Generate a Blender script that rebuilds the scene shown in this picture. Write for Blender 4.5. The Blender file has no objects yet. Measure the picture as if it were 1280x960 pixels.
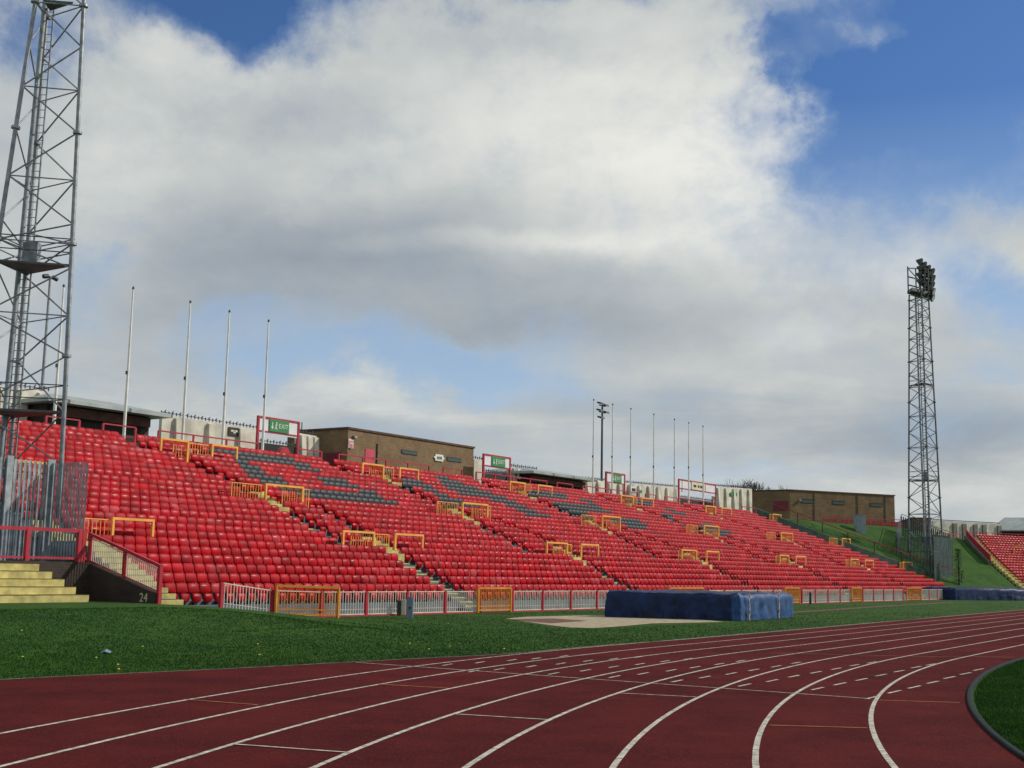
import bpy, math, random
import numpy as np
from mathutils import Vector, Matrix
random.seed(7); rng = np.random.default_rng(7)
C = bpy.context.scene.collection
rad = math.radians

# ---------------------------------------------------------------- camera model and site grid
FPX, PIT, ROLL, H = 1584.27, .1463, .0198, 1.9378
cp, sp, cr, sr = math.cos(PIT), math.sin(PIT), math.cos(ROLL), math.sin(ROLL)
FW = np.array([0, cp, sp]); R0 = np.array([1., 0, 0]); U0 = np.array([0, -sp, cp])
CR = cr*R0 + sr*U0; CU = -sr*R0 + cr*U0
def ray(x, y): return FW*FPX + CR*(x-640) - CU*(y-480)
def onz(x, y, z=0.):
    d = ray(x, y); t = (z-H)/d[2]; return np.array([0, 0, H]) + d*t
def proj(P):
    d = np.asarray(P, float) - np.array([0, 0, H]); w = d@FW
    return 640 + FPX*(d@CR)/w, 480 - FPX*(d@CU)/w
AF = .98                                             # the stand runs along A, climbs along N
A = np.array([math.cos(AF), math.sin(AF)]); N = np.array([-math.sin(AF), math.cos(AF)])
def W(s, n, z=0.): return Vector((A[0]*s+N[0]*n, A[1]*s+N[1]*n, z))
def onn(x, y, n):                                    # (s, z) where a sight line meets the upright plane n
    d = ray(x, y); t = n/(d[:2]@N); Q = np.array([0, 0, H]) + d*t
    return float(Q[:2]@A), float(Q[2])
def xyD(x, y, D): d = ray(x, y); t_ = D/math.hypot(d[0], d[1]); return (d[0]*t_, d[1]*t_)
def sn(P): return float(P[0]*A[0]+P[1]*A[1]), float(P[0]*N[0]+P[1]*N[1])
NF = 34.0; ROWS = 24; Z0 = .40; RISE = .36; TREAD = .76
def UU(i): return .15 + .80*i + .23*(1-math.exp(-i/6))/(1-math.exp(-1/6))   # rows get closer towards the top
def rn(i): return 36 + TREAD*UU(i)                   # seat-back line of row i
def rz(i): return Z0 + RISE*UU(i)
ARC = (118., -57.7)                                  # the bowl bends round this centre beyond s = 118
def qof(s, n): return n if s < ARC[0] else math.hypot(s-ARC[0], n-ARC[1]) + ARC[1]

# ---------------------------------------------------------------- materials
M = {}
def mat(name, col, rough=.7, metal=0., var=.12, vscale=2., bump=0., bscale=40., spec=.5, col2=None, f2=.5, vdetail=4.):
    m = bpy.data.materials.new(name); m.use_nodes = True
    nt = m.node_tree; b = nt.nodes['Principled BSDF']; L = nt.links
    geo = nt.nodes.new('ShaderNodeNewGeometry')
    no = nt.nodes.new('ShaderNodeTexNoise'); no.inputs['Scale'].default_value = vscale; no.inputs['Detail'].default_value = vdetail
    L.new(geo.outputs['Position'], no.inputs['Vector'])
    mx = nt.nodes.new('ShaderNodeMix'); mx.data_type = 'RGBA'
    c2 = col2 if col2 else tuple(c*(1-var*2) for c in col)
    mx.inputs[6].default_value = (*c2, 1) if col2 else (*tuple(min(1, c*(1+var)) for c in col), 1)
    mx.inputs[7].default_value = (*col, 1) if col2 else (*c2, 1)
    rp = nt.nodes.new('ShaderNodeMapRange'); rp.inputs[1].default_value = .32; rp.inputs[2].default_value = .68
    L.new(no.outputs['Fac'], rp.inputs[0]); L.new(rp.outputs[0], mx.inputs[0])
    L.new(mx.outputs[2], b.inputs['Base Color'])
    b.inputs['Roughness'].default_value = rough; b.inputs['Metallic'].default_value = metal
    b.inputs['Specular IOR Level'].default_value = spec
    if bump:
        n2 = nt.nodes.new('ShaderNodeTexNoise'); n2.inputs['Scale'].default_value = bscale; n2.inputs['Detail'].default_value = 5
        L.new(geo.outputs['Position'], n2.inputs['Vector'])
        bp = nt.nodes.new('ShaderNodeBump'); bp.inputs['Strength'].default_value = bump; bp.inputs['Distance'].default_value = .02
        L.new(n2.outputs['Fac'], bp.inputs['Height']); L.new(bp.outputs[0], b.inputs['Normal'])
    M[name] = m; return m
mat('red_plastic', (.41, .002, .009), .36, var=.18, vscale=1.3, spec=.14)
def fade_seats(m, pale):
    nt = m.node_tree; L = nt.links; b = nt.nodes['Principled BSDF']; src = b.inputs['Base Color'].links[0].from_socket
    g = nt.nodes.new('ShaderNodeNewGeometry'); vo = nt.nodes.new('ShaderNodeTexVoronoi'); vo.inputs['Scale'].default_value = 1.55; L.new(g.outputs['Position'], vo.inputs['Vector'])
    sp = nt.nodes.new('ShaderNodeSeparateColor'); L.new(vo.outputs['Color'], sp.inputs[0])
    r = nt.nodes.new('ShaderNodeMapRange'); r.inputs[1].default_value = .88; r.inputs[2].default_value = 1.; r.inputs[4].default_value = .55; L.new(sp.outputs[0], r.inputs[0])
    mx = nt.nodes.new('ShaderNodeMix'); mx.data_type = 'RGBA'; L.new(r.outputs[0], mx.inputs[0]); L.new(src, mx.inputs[6]); mx.inputs[7].default_value = (*pale, 1)
    r2 = nt.nodes.new('ShaderNodeMapRange'); r2.inputs[3].default_value = .78; r2.inputs[4].default_value = 1.08; L.new(sp.outputs[1], r2.inputs[0])
    m2 = nt.nodes.new('ShaderNodeMix'); m2.data_type = 'RGBA'; m2.blend_type = 'MULTIPLY'; m2.inputs[0].default_value = 1; L.new(mx.outputs[2], m2.inputs[6])
    cb = nt.nodes.new('ShaderNodeCombineXYZ'); [L.new(r2.outputs[0], cb.inputs[i]) for i in range(3)]; L.new(cb.outputs[0], m2.inputs[7])
    L.new(m2.outputs[2], b.inputs['Base Color'])
    r3 = nt.nodes.new('ShaderNodeMapRange'); r3.inputs[3].default_value = .30; r3.inputs[4].default_value = .62; L.new(sp.outputs[2], r3.inputs[0]); L.new(r3.outputs[0], b.inputs['Roughness'])
fade_seats(M['red_plastic'], (.50, .07, .08))
mat('grey_plastic', (.014, .019, .026), .5, spec=.25, var=.15, vscale=1.5)
mat('dark_bracket', (.02, .02, .022), .7)
mat('terrace_concrete', (.12, .15, .17), .9, var=.2, vscale=1.2, bump=.3)
mat('yellow_step', (.50, .43, .16), .85, var=.18, vscale=3., bump=.2)
mat('rail_red', (.42, .020, .040), .45, var=.12)
mat('rail_yellow', (.88, .42, .08), .45, var=.1)
mat('gate_amber', (.60, .24, .02), .45, var=.12)
mat('rail_white', (.62, .60, .52), .5, var=.1)
mat('galvanised', (.30, .32, .34), .5, .55, var=.2, vscale=3)
mat('galv_mid', (.17, .19, .20), .6, .3, var=.2)
mat('galv_dark', (.10, .12, .12), .6, .3, var=.2)
mat('palisade_grey', (.30, .34, .37), .6, .25, var=.2, vscale=3)
mat('palisade_blue', (.045, .070, .090), .8, 0., var=.2, vscale=2)
mat('wall_concrete', (.60, .57, .48), .9, var=.16, vscale=1., bump=.3, bscale=12)
mat('rib_concrete', (.20, .19, .17), .9, var=.16, vscale=1.)
mat('dark_timber', (.035, .018, .014), .7, var=.2)
mat('dark_shutter', (.012, .014, .012), .8)
mat('fascia_rust', (.10, .045, .03), .8, var=.25)
mat('roof_metal', (.36, .40, .39), .45, .35, var=.12, vscale=.8)
mat('spike_metal', (.03, .035, .05), .6)
mat('pole_white', (.82, .82, .76), .4, var=.08)
mat('fitting_dark', (.02, .022, .024), .5)
mat('lamp_housing', (.035, .045, .042), .6)
mat('sign_green', (.015, .22, .06), .5, var=.05)
mat('sign_white', (.70, .70, .66), .5, var=.04)
mat('panel_white', (.72, .72, .74), .5, var=.05)
mat('panel_lilac', (.60, .64, .76), .5, var=.05)
mat('sign_black', (.02, .02, .022), .5)
mat('sign_pink', (.70, .22, .24), .5, var=.04)
mat('sign_cream', (.62, .62, .42), .5, var=.04)
mat('door_red', (.55, .05, .09), .5, var=.08)
mat('door_dark_red', (.16, .006, .02), .5, var=.08)
mat('window_glass', (.06, .09, .09), .12, var=.1)
mat('frame_dark', (.02, .025, .02), .6)
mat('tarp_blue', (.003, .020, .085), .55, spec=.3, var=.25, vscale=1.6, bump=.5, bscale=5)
mat('tarp_blue_sunlit', (.018, .07, .20), .55, spec=.3, var=.25, vscale=2., bump=.5, bscale=6)  # same tarpaulin as tarp_blue, sunlight on the right end painted into its colour
mat('rope', (.55, .45, .36), .8)
mat('sand', (.34, .285, .19), .95, var=.18, vscale=3, bump=.5)
mat('runway_rubber', (.12, .045, .03), .95, var=.2, vscale=3)
mat('line_white', (.46, .43, .37), .85, var=.28, vscale=9, vdetail=8., spec=.2)
mat('line_orange', (.40, .15, .02), .8, var=.25, vscale=6)
mat('edging_stone', (.22, .20, .17), .9, var=.3, vscale=3)
mat('kerb_dark', (.010, .019, .022), .8, spec=.15, var=.2)
mat('cabinet_grey', (.26, .32, .34), .5, .2, var=.1)
mat('post_blue', (.14, .22, .30), .6, var=.15)
mat('bark', (.06, .05, .045), .9, var=.2)
mat('cypress_leaf', (.012, .03, .012), .85, var=.3, vscale=6)
mat('dandelion_yellow', (.75, .60, .05), .6)
mat('stem_green', (.05, .14, .03), .7)
mat('paper_scrap', (.16, .22, .36), .8)
mat('lamp_glass', (.5, .55, .5), .15)
mat('step_brown', (.055, .040, .030), .9, var=.3, vscale=4, bump=.3)
mat('parapet_grey', (.09, .13, .10), .85, var=.2, vscale=1.5)

def brick_mat(name, c1, c2, mortar, sc=1.0):
    m = bpy.data.materials.new(name); m.use_nodes = True; nt = m.node_tree; L = nt.links; b = nt.nodes['Principled BSDF']
    tc = nt.nodes.new('ShaderNodeTexCoord'); mp = nt.nodes.new('ShaderNodeMapping')
    # object coordinates of every wall mesh: x along the wall, z up -> brick texture works in x,y
    cb = nt.nodes.new('ShaderNodeCombineXYZ'); sx = nt.nodes.new('ShaderNodeSeparateXYZ')
    geo = nt.nodes.new('ShaderNodeNewGeometry')
    vr = nt.nodes.new('ShaderNodeVectorRotate'); vr.inputs['Angle'].default_value = -AF
    L.new(geo.outputs['Position'], vr.inputs['Vector']); L.new(vr.outputs[0], sx.inputs[0])
    ad = nt.nodes.new('ShaderNodeMath'); ad.operation = 'ADD'
    L.new(sx.outputs[0], ad.inputs[0]); L.new(sx.outputs[1], ad.inputs[1])
    L.new(ad.outputs[0], cb.inputs[0]); L.new(sx.outputs[2], cb.inputs[1])
    br = nt.nodes.new('ShaderNodeTexBrick'); L.new(cb.outputs[0], br.inputs['Vector'])
    br.inputs['Color1'].default_value = (*c1, 1); br.inputs['Color2'].default_value = (*c2, 1); br.inputs['Mortar'].default_value = (*mortar, 1)
    br.inputs['Scale'].default_value = 1.; br.inputs['Brick Width'].default_value = .26*sc; br.inputs['Row Height'].default_value = .09*sc
    br.inputs['Mortar Size'].default_value = .010*sc
    no = nt.nodes.new('ShaderNodeTexNoise'); no.inputs['Scale'].default_value = .9; L.new(geo.outputs['Position'], no.inputs['Vector'])
    mx = nt.nodes.new('ShaderNodeMix'); mx.data_type = 'RGBA'; mx.blend_type = 'MULTIPLY'; mx.inputs[0].default_value = .55
    cr_ = nt.nodes.new('ShaderNodeValToRGB'); cr_.color_ramp.elements[0].position = .35; cr_.color_ramp.elements[0].color = (.55, .5, .45, 1); cr_.color_ramp.elements[1].position = .65
    L.new(no.outputs['Fac'], cr_.inputs[0]); L.new(br.outputs[0], mx.inputs[6]); L.new(cr_.outputs[0], mx.inputs[7])
    L.new(mx.outputs[2], b.inputs['Base Color']); b.inputs['Roughness'].default_value = .9
    M[name] = m
brick_mat('brick_tan', (.25, .155, .068), (.17, .105, .046), (.20, .155, .105))
brick_mat('brick_brown', (.055, .035, .025), (.035, .022, .018), (.05, .04, .035))

def ground_mat(name, cols, scales, bump, rough=1.0, spec=.2, bscale=90):
    """three-scale noise mix between cols[0] and cols[1], speckled with cols[2]"""
    m = bpy.data.materials.new(name); m.use_nodes = True; nt = m.node_tree; L = nt.links; b = nt.nodes['Principled BSDF']
    geo = nt.nodes.new('ShaderNodeNewGeometry')
    def ns(s, d=5):
        n = nt.nodes.new('ShaderNodeTexNoise'); n.inputs['Scale'].default_value = s; n.inputs['Detail'].default_value = d
        n.inputs['Roughness'].default_value = .65
        L.new(geo.outputs['Position'], n.inputs['Vector']); return n
    def mr(o, a, c):
        r = nt.nodes.new('ShaderNodeMapRange'); r.inputs[1].default_value = a; r.inputs[2].default_value = c; L.new(o, r.inputs[0]); return r.outputs[0]
    a, c, d = ns(scales[0]), ns(scales[1]), ns(scales[2], 2)
    m1 = nt.nodes.new('ShaderNodeMix'); m1.data_type = 'RGBA'; m1.inputs[6].default_value = (*cols[0], 1); m1.inputs[7].default_value = (*cols[1], 1)
    ad = nt.nodes.new('ShaderNodeMath'); ad.operation = 'ADD'; L.new(a.outputs['Fac'], ad.inputs[0]); L.new(c.outputs['Fac'], ad.inputs[1])
    L.new(mr(ad.outputs[0], .8, 1.2), m1.inputs[0])
    m2 = nt.nodes.new('ShaderNodeMix'); m2.data_type = 'RGBA'; m2.inputs[7].default_value = (*cols[2], 1)
    L.new(mr(d.outputs['Fac'], .58, .78), m2.inputs[0]); L.new(m1.outputs[2], m2.inputs[6])
    L.new(m2.outputs[2], b.inputs['Base Color']); b.inputs['Roughness'].default_value = rough; b.inputs['Specular IOR Level'].default_value = spec
    n2 = ns(bscale, 4); bp = nt.nodes.new('ShaderNodeBump'); bp.inputs['Strength'].default_value = bump; bp.inputs['Distance'].default_value = .03
    L.new(n2.outputs['Fac'], bp.inputs['Height']); L.new(bp.outputs[0], b.inputs['Normal'])
    M[name] = m
ground_mat('grass', [(.014, .054, .006), (.038, .098, .012), (.060, .105, .018)], (.28, 1.6, 30.), .9, bscale=60)
ground_mat('track', [(.112, .014, .015), (.062, .008, .010), (.20, .050, .040)], (.13, .8, 34.), .7, rough=.95, spec=.06, bscale=220)
ground_mat('grass_blade', [(.016, .062, .008), (.038, .104, .013), (.060, .110, .018)], (.28, 1.6, 30.), .1, bscale=60)
ground_mat('walk', [(.13, .13, .12), (.19, .18, .16), (.09, .09, .08)], (.5, 4., 30.), .3)

# ---------------------------------------------------------------- mesh building
class MB:
    def __init__(self): self.v = []; self.f = []; self.m = []; self.sm = []
    def add(self, vs, fs, mi=0, smooth=False):
        o = len(self.v); self.v += [tuple(p) for p in vs]
        for f in fs: self.f.append([o+i for i in f]); self.m.append(mi); self.sm.append(smooth)
    def hexa(self, P, mi=0):       # P: 4 bottom + 4 top points, same winding
        self.add(P, [(0,3,2,1), (4,5,6,7), (0,1,5,4), (1,2,6,5), (2,3,7,6), (3,0,4,7)], mi)
    def box(self, s0, s1, n0, n1, z0, z1, mi=0):      # on the stand grid
        self.hexa([W(s0,n0,z0), W(s1,n0,z0), W(s1,n1,z0), W(s0,n1,z0), W(s0,n0,z1), W(s1,n0,z1), W(s1,n1,z1), W(s0,n1,z1)], mi)
    def wbox(self, x0, x1, y0, y1, z0, z1, mi=0):
        self.hexa([(x0,y0,z0),(x1,y0,z0),(x1,y1,z0),(x0,y1,z0),(x0,y0,z1),(x1,y0,z1),(x1,y1,z1),(x0,y1,z1)], mi)
    def bar(self, p, q, w, h=None, mi=0, up=(0,0,1)):
        p, q = Vector(p), Vector(q); d = (q-p).normalized(); h = h or w
        u = Vector(up); 
        if abs(d.dot(u)) > .98: u = Vector((A[0], A[1], 0))
        r = d.cross(u).normalized(); u = r.cross(d).normalized(); r = r*w/2; u = u*h/2
        self.hexa([p-r-u, p+r-u, q+r-u, q-r-u, p-r+u, p+r+u, q+r+u, q-r+u], mi)
    def tube(self, p, q, r0, r1=None, k=8, mi=0, cap=True):
        p, q = Vector(p), Vector(q); r1 = r0 if r1 is None else r1
        d = (q-p).normalized(); u = Vector((0,0,1)) if abs(d.z) < .95 else Vector((1,0,0))
        a = d.cross(u).normalized(); b = a.cross(d).normalized()
        vs = []
        for c, r in ((p, r0), (q, r1)):
            for i in range(k):
                t = 2*math.pi*i/k; vs.append(c + a*(math.cos(t)*r) + b*(math.sin(t)*r))
        self.add(vs, [(i, (i+1) % k, k+(i+1) % k, k+i) for i in range(k)], mi, k > 5)
        if cap: self.add(vs[:k], [tuple(range(k))], mi); self.add(vs[k:], [tuple(reversed(range(k)))], mi)
    def build(self, name, mats, parent=None, loc=None, recalc=True):
        me = bpy.data.meshes.new(name); vs = self.v
        o = bpy.data.objects.new(name, me)
        if loc is not None: vs = [(x-loc[0], y-loc[1], z-loc[2]) for x, y, z in vs]; o.location = loc
        me.from_pydata(vs, [], self.f); 
        for m in (mats if isinstance(mats, (list, tuple)) else [mats]): me.materials.append(M[m] if isinstance(m, str) else m)
        me.polygons.foreach_set('material_index', self.m); me.polygons.foreach_set('use_smooth', self.sm)
        if recalc:
            import bmesh
            bm = bmesh.new(); bm.from_mesh(me); bmesh.ops.recalc_face_normals(bm, faces=bm.faces); bm.to_mesh(me); bm.free()
        C.objects.link(o)
        if parent is not None:
            o.parent = parent
            if loc is None: o.matrix_parent_inverse = parent.matrix_basis.inverted()
        return o
def tag(o, label=None, cat=None, group=None, kind=None):
    if label: o['label'] = label
    if cat: o['category'] = cat
    if group: o['group'] = group
    if kind: o['kind'] = kind
    return o
def thing(name, label, cat, loc, group=None):
    o = bpy.data.objects.new(name, None); C.objects.link(o); o.location = Vector(loc); o.empty_display_size = .3
    return tag(o, label, cat, group)
def one(fn, name, mats, parent=None):
    b = MB(); fn(b); return b.build(name, mats, parent)
ORD = ['zeroth','first','second','third','fourth','fifth','sixth','seventh','eighth','ninth','tenth','eleventh','twelfth','thirteenth','fourteenth','fifteenth','sixteenth','seventeenth','eighteenth','nineteenth']
def ordw(n):
    if n < 20: return ORD[n]
    t = {2: 'twenty', 3: 'thirty', 4: 'forty', 5: 'fifty', 6: 'sixty'}[n//10]
    return (t[:-1]+'ieth') if n % 10 == 0 else t+'-'+ORD[n % 10]

# ---------------------------------------------------------------- world: Nishita sky with clouds
SUN_AZ, SUN_EL = rad(14), rad(36)        # azimuth from +x, counter-clockwise
SUNV = Vector((math.cos(SUN_AZ)*math.cos(SUN_EL), math.sin(SUN_AZ)*math.cos(SUN_EL), math.sin(SUN_EL)))
wd = bpy.data.worlds.new('World'); bpy.context.scene.world = wd; wd.use_nodes = True
nt = wd.node_tree; L = nt.links; bg = nt.nodes['Background']
def nd(t, **k):
    n = nt.nodes.new(t)
    for a, v in k.items(): setattr(n, a, v)
    return n
def put(sock, v):
    if isinstance(v, (int, float)): sock.default_value = v
    elif isinstance(v, tuple): sock.default_value = v
    else: L.new(v, sock)
def ma(op, a, b=0., c=None, clamp=False):
    n = nd('ShaderNodeMath', operation=op, use_clamp=clamp); put(n.inputs[0], a); put(n.inputs[1], b)
    if c is not None: put(n.inputs[2], c)
    return n.outputs[0]
def vm(op, a, b=None):
    n = nd('ShaderNodeVectorMath', operation=op); put(n.inputs[0], a)
    if b is not None: put(n.inputs[1], b)
    return n
def mrange(x, a, b, c=0., d=1., smooth=False):
    n = nd('ShaderNodeMapRange', clamp=True)
    if smooth: n.interpolation_type = 'SMOOTHSTEP'
    put(n.inputs[0], x); n.inputs[1].default_value = a; n.inputs[2].default_value = b; n.inputs[3].default_value = c; n.inputs[4].default_value = d
    return n.outputs[0]
def mixc(f, a, b):
    n = nd('ShaderNodeMix', data_type='RGBA'); put(n.inputs[0], f); put(n.inputs[6], a); put(n.inputs[7], b); return n.outputs[2]
tcw = nd('ShaderNodeTexCoord'); dirv = tcw.outputs['Generated']
sky = nd('ShaderNodeTexSky', sky_type='NISHITA', sun_disc=False, sun_elevation=SUN_EL, sun_rotation=math.pi/2-SUN_AZ,
         air_density=1.1, dust_density=.6, ozone_density=2.2, altitude=50)
sp_ = nd('ShaderNodeSeparateXYZ'); L.new(dirv, sp_.inputs[0])
az = ma('ARCTAN2', sp_.outputs[0], sp_.outputs[1]); el = ma('ARCSINE', sp_.outputs[2])
cmb = nd('ShaderNodeCombineXYZ'); L.new(az, cmb.inputs[0]); L.new(el, cmb.inputs[1]); ae = cmb.outputs[0]
def noise(vec, scale, detail=6., rough=.55, dist=0., color=False, sy=1.):
    v = vec
    if sy != 1.: v = vm('MULTIPLY', vec, (1., sy, sy)).outputs[0]
    n = nd('ShaderNodeTexNoise'); L.new(v, n.inputs['Vector']); n.inputs['Scale'].default_value = scale
    n.inputs['Detail'].default_value = detail; n.inputs['Roughness'].default_value = rough; n.inputs['Distortion'].default_value = dist
    return n.outputs['Color' if color else 'Fac']
# the cloud field is warped by noise so its edges are ragged
wn = vm('SUBTRACT', noise(ae, 4.5, 8, .60, color=True), (.5, .5, .5)).outputs[0]
wp = vm('ADD', ae, vm('MULTIPLY', wn, (.30, .20, 0.)).outputs[0]).outputs[0]
def azel(x, y):
    d = ray(x, y); d = d/np.linalg.norm(d); return math.atan2(d[0], d[1]), math.asin(d[2])
def blob(x, y, rx, ry, amp, tilt=0., soft=1., vec=None):
    a, e = azel(x, y); v = vm('SUBTRACT', vec or wp, (a, e, 0.)).outputs[0]
    if tilt:
        r = nd('ShaderNodeVectorRotate'); L.new(v, r.inputs['Vector']); r.inputs['Angle'].default_value = rad(tilt); v = r.outputs[0]
    v = vm('MULTIPLY', v, (FPX/rx, FPX/ry, 0.)).outputs[0]
    l = vm('LENGTH', v).outputs['Value']
    return ma('MULTIPLY', mrange(l, 1.6, .15, 0., 1., True), amp)
def addall(xs):
    r = xs[0]
    for x in xs[1:]: r = ma('ADD', r, x)
    return r
holes = [blob(1245, 10, 330, 200, 1.5, -38), blob(1110, 195, 90, 40, -.55, -20), blob(1010, 48, 120, 22, -.5, -14), blob(1265, 300, 110, 50, -.4), blob(1120, 140, 150, 80, .85, -30), blob(990, 90, 60, 90, .55, -10), blob(270, -5, 150, 62, 1.5, -4), blob(560, -40, 260, 38, 1.2),
         blob(40, 45, 55, 60, .85), blob(955, 70, 60, 40, .5), blob(130, 330, 45, 35, .55, 20), blob(1250, 380, 90, 60, .75, 15), blob(1260, 230, 60, 50, .3),
         blob(500, 450, 215, 32, .92, -4), blob(330, 415, 110, 18, .45, -8), blob(640, 480, 110, 22, .55), blob(930, 565, 170, 18, .32), blob(1215, 480, 60, 25, .3), blob(120, 390, 60, 25, .3)]
nb = noise(ae, 9., 8, .6, sy=1.5)
fine = noise(ae, 30., 6, .6, sy=1.7)
wisps = noise(ae, 16., 8, .68, dist=1.2)
streak = noise(ae, 3.6, 8, .62, dist=.5, sy=5.5)
low = mrange(el, .10, .02+.18, 1., 0., True)
cover = ma('SUBTRACT', ma('ADD', .86, ma('MULTIPLY', ma('SUBTRACT', nb, .5), .9)), addall(holes))
cover = ma('ADD', cover, ma('MULTIPLY', ma('SUBTRACT', wisps, .5), .60))
cover = ma('SUBTRACT', cover, ma('MULTIPLY', low, ma('MULTIPLY', ma('SUBTRACT', streak, .42), 1.5)))
# away from the photographed part of the sky: broken cloud
front = mrange(sp_.outputs[1], .45, .75)
big = noise(dirv, 2.2, 7, .55)
cover = ma('ADD', ma('MULTIPLY', cover, front), ma('MULTIPLY', ma('MULTIPLY', big, 1.25), ma('SUBTRACT', 1., front)))
dens = mrange(cover, -.05, .92, 0., 1., True)
# brightness of the cloud body: lit tops, grey undersides
wq = vm('ADD', ae, vm('MULTIPLY', wn, (.10, .08, 0.)).outputs[0]).outputs[0]
def bq(*a, **k): return blob(*a, vec=wq, **k)
lit = [bq(740, 130, 330, 90, .22, tilt=-8), bq(900, 225, 260, 90, .26, tilt=-12), bq(960, 350, 220, 60, .12), bq(260, 70, 130, 45, .10), bq(620, 310, 250, 16, .12, tilt=-3), bq(1010, 420, 90, 26, .20),
       bq(190, 160, 90, 90, .05), bq(480, 505, 110, 18, .12), bq(130, 230, 60, 80, .10), bq(1160, 345, 90, 50, .10), bq(420, 480, 60, 18, .1)]
drk = [bq(400, 330, 290, 60, -.24, tilt=-14), bq(560, 395, 330, 42, -.20, tilt=-6), bq(850, 415, 330, 34, -.16, tilt=-2), bq(660, 345, 260, 26, -.10), bq(300, 300, 160, 45, -.14),
       bq(1060, 545, 260, 34, -.16), bq(380, 145, 160, 34, -.10, tilt=-10), bq(1190, 560, 130, 40, -.16), bq(250, 460, 140, 26, -.12), bq(820, 505, 300, 20, -.14), bq(470, 545, 220, 22, -.10), bq(760, 60, 200, 22, -.07)]
br = addall([ma('ADD', .61, ma('MULTIPLY', ma('SUBTRACT', nb, .5), .30))] + lit + drk)
br = ma('ADD', br, ma('MULTIPLY', ma('SUBTRACT', fine, .5), .12))
br = ma('ADD', br, ma('MULTIPLY', low, ma('MULTIPLY', ma('SUBTRACT', streak, .5), -.8)))
br = mrange(br, 0., 1., 0., 1.)
ramp = nd('ShaderNodeValToRGB'); L.new(br, ramp.inputs[0]); e = ramp.color_ramp.elements
e[0].position = .05; e[0].color = (.20, .245, .32, 1); e[1].position = .95; e[1].color = (.84, .84, .79, 1)
x = e.new(.35); x.color = (.35, .395, .44, 1); x = e.new(.62); x.color = (.53, .56, .56, 1)
hz = mrange(el, .06, .36, .88, 0.)
skyc = vm('MULTIPLY', sky.outputs[0], (.040, .060, .090)).outputs[0]
skyc = mixc(hz, skyc, (.48, .62, .77, 1.))
thin = mixc(mrange(cover, -.3, .30, 0., .30), skyc, (.45, .55, .66, 1.))
final = mixc(dens, thin, ramp.outputs[0])
final = vm('MULTIPLY', final, (10., 10., 10.)).outputs[0]
L.new(final, bg.inputs['Color']); bg.inputs['Strength'].default_value = .1
wd.cycles.sampling_method = 'MANUAL'; wd.cycles.sample_map_resolution = 1024

sl = bpy.data.lights.new('sun', 'SUN'); sl.energy = 3.5; sl.angle = rad(.6); sl.color = (1., .93, .82)
so = bpy.data.objects.new('sun', sl); C.objects.link(so); so.rotation_euler = (-SUNV).to_track_quat('-Z', 'Y').to_euler(); so.location = (60, -20, 60)

cam = bpy.data.cameras.new('camera'); co = bpy.data.objects.new('camera', cam); C.objects.link(co)
mw = Matrix.Identity(4)
for i in range(3): mw[i][0] = CR[i]; mw[i][1] = CU[i]; mw[i][2] = -FW[i]
mw[0][3], mw[1][3], mw[2][3] = 0, 0, H
co.matrix_world = mw; cam.sensor_width = 36; cam.lens = 36*FPX/1280; cam.clip_end = 6000; cam.clip_start = .1
sc = bpy.context.scene; sc.camera = co
sc.view_settings.view_transform = 'Standard'; sc.view_settings.look = 'None'; sc.view_settings.exposure = 0; sc.view_settings.gamma = 1

# ---------------------------------------------------------------- ground
def smooth(a, b, x): t = min(1, max(0, (x-a)/(b-a))); return t*t*(3-2*t)
EP = [(0, 141.9), (1.2, 141.9), (2, 139.8)]
def gz(s, n):                                         # terrain height
    q = qof(s, n)
    z = .47*max(0, q-35.4); z = min(z, 8.1-1.5*smooth(152, 166, s))
    if s < SEu(max(0, (q-36)/TREAD)) + 1.4 and q > 35.4: z = max(-.2, z-.75) if q < 51 else min(z, 7.6)   # kept below the terrace
    if s < 29.7 and n < 47: z = min(z, 1.7) if n > 37.4 else 0
    m = .62*(1-smooth(28.6, 36.5, s))*smooth(19, 33, n)
    if z < m: z = m
    if n > 110: z -= (n-110)*.08
    return z
edge_px = [(1195,731),(1178,727),(1166,722),(1152,718),(1140,713),(1121,707),(1110,702),(1098,697),(1085,693),(1074,689),(1062,686),(1040,677),(1010,666),(980,654),(960,646),(940,640)]
def onstand(x, y, dz=0.):
    k = RISE/TREAD; d = ray(x, y); dn = d[:2]@N; t = (Z0+dz-k*36-H)/(d[2]-k*dn); Q = np.array([0,0,H])+d*t
    return float(Q[:2]@A), float((Q[:2]@N-36)/TREAD)
_e = sorted((onstand(x, y, .8)[::-1] for x, y in edge_px))
_ex = [a for a, b in _e]; _ey = [b for a, b in _e]
_pf = np.polyfit(_ex, _ey, 2)
def SEu(u): return float(np.polyval(_pf, min(21.5, max(0, u))))
def SE(i): return SEu(UU(i))

ss = np.concatenate([np.linspace(-900, -60, 8), np.linspace(-50, 24, 30), np.linspace(25, 42, 52), np.linspace(43, 112, 36), np.linspace(114, 215, 70), np.linspace(225, 1500, 12)])
nn_ = np.concatenate([np.linspace(-1500, -60, 9), np.linspace(-50, 16, 20), np.linspace(18, 34, 33), np.linspace(34.6, 60, 64), np.linspace(62, 120, 14), np.linspace(140, 1500, 8)])
gv = [tuple(W(s, n, gz(s, n))) for s in ss for n in nn_]; k = len(nn_)
b = MB(); b.add(gv, [(i*k+j, (i+1)*k+j, (i+1)*k+j+1, i*k+j+1) for i in range(len(ss)-1) for j in range(k-1)], 0, True)
g = b.build('ground', 'grass'); tag(g, kind='structure')

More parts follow.
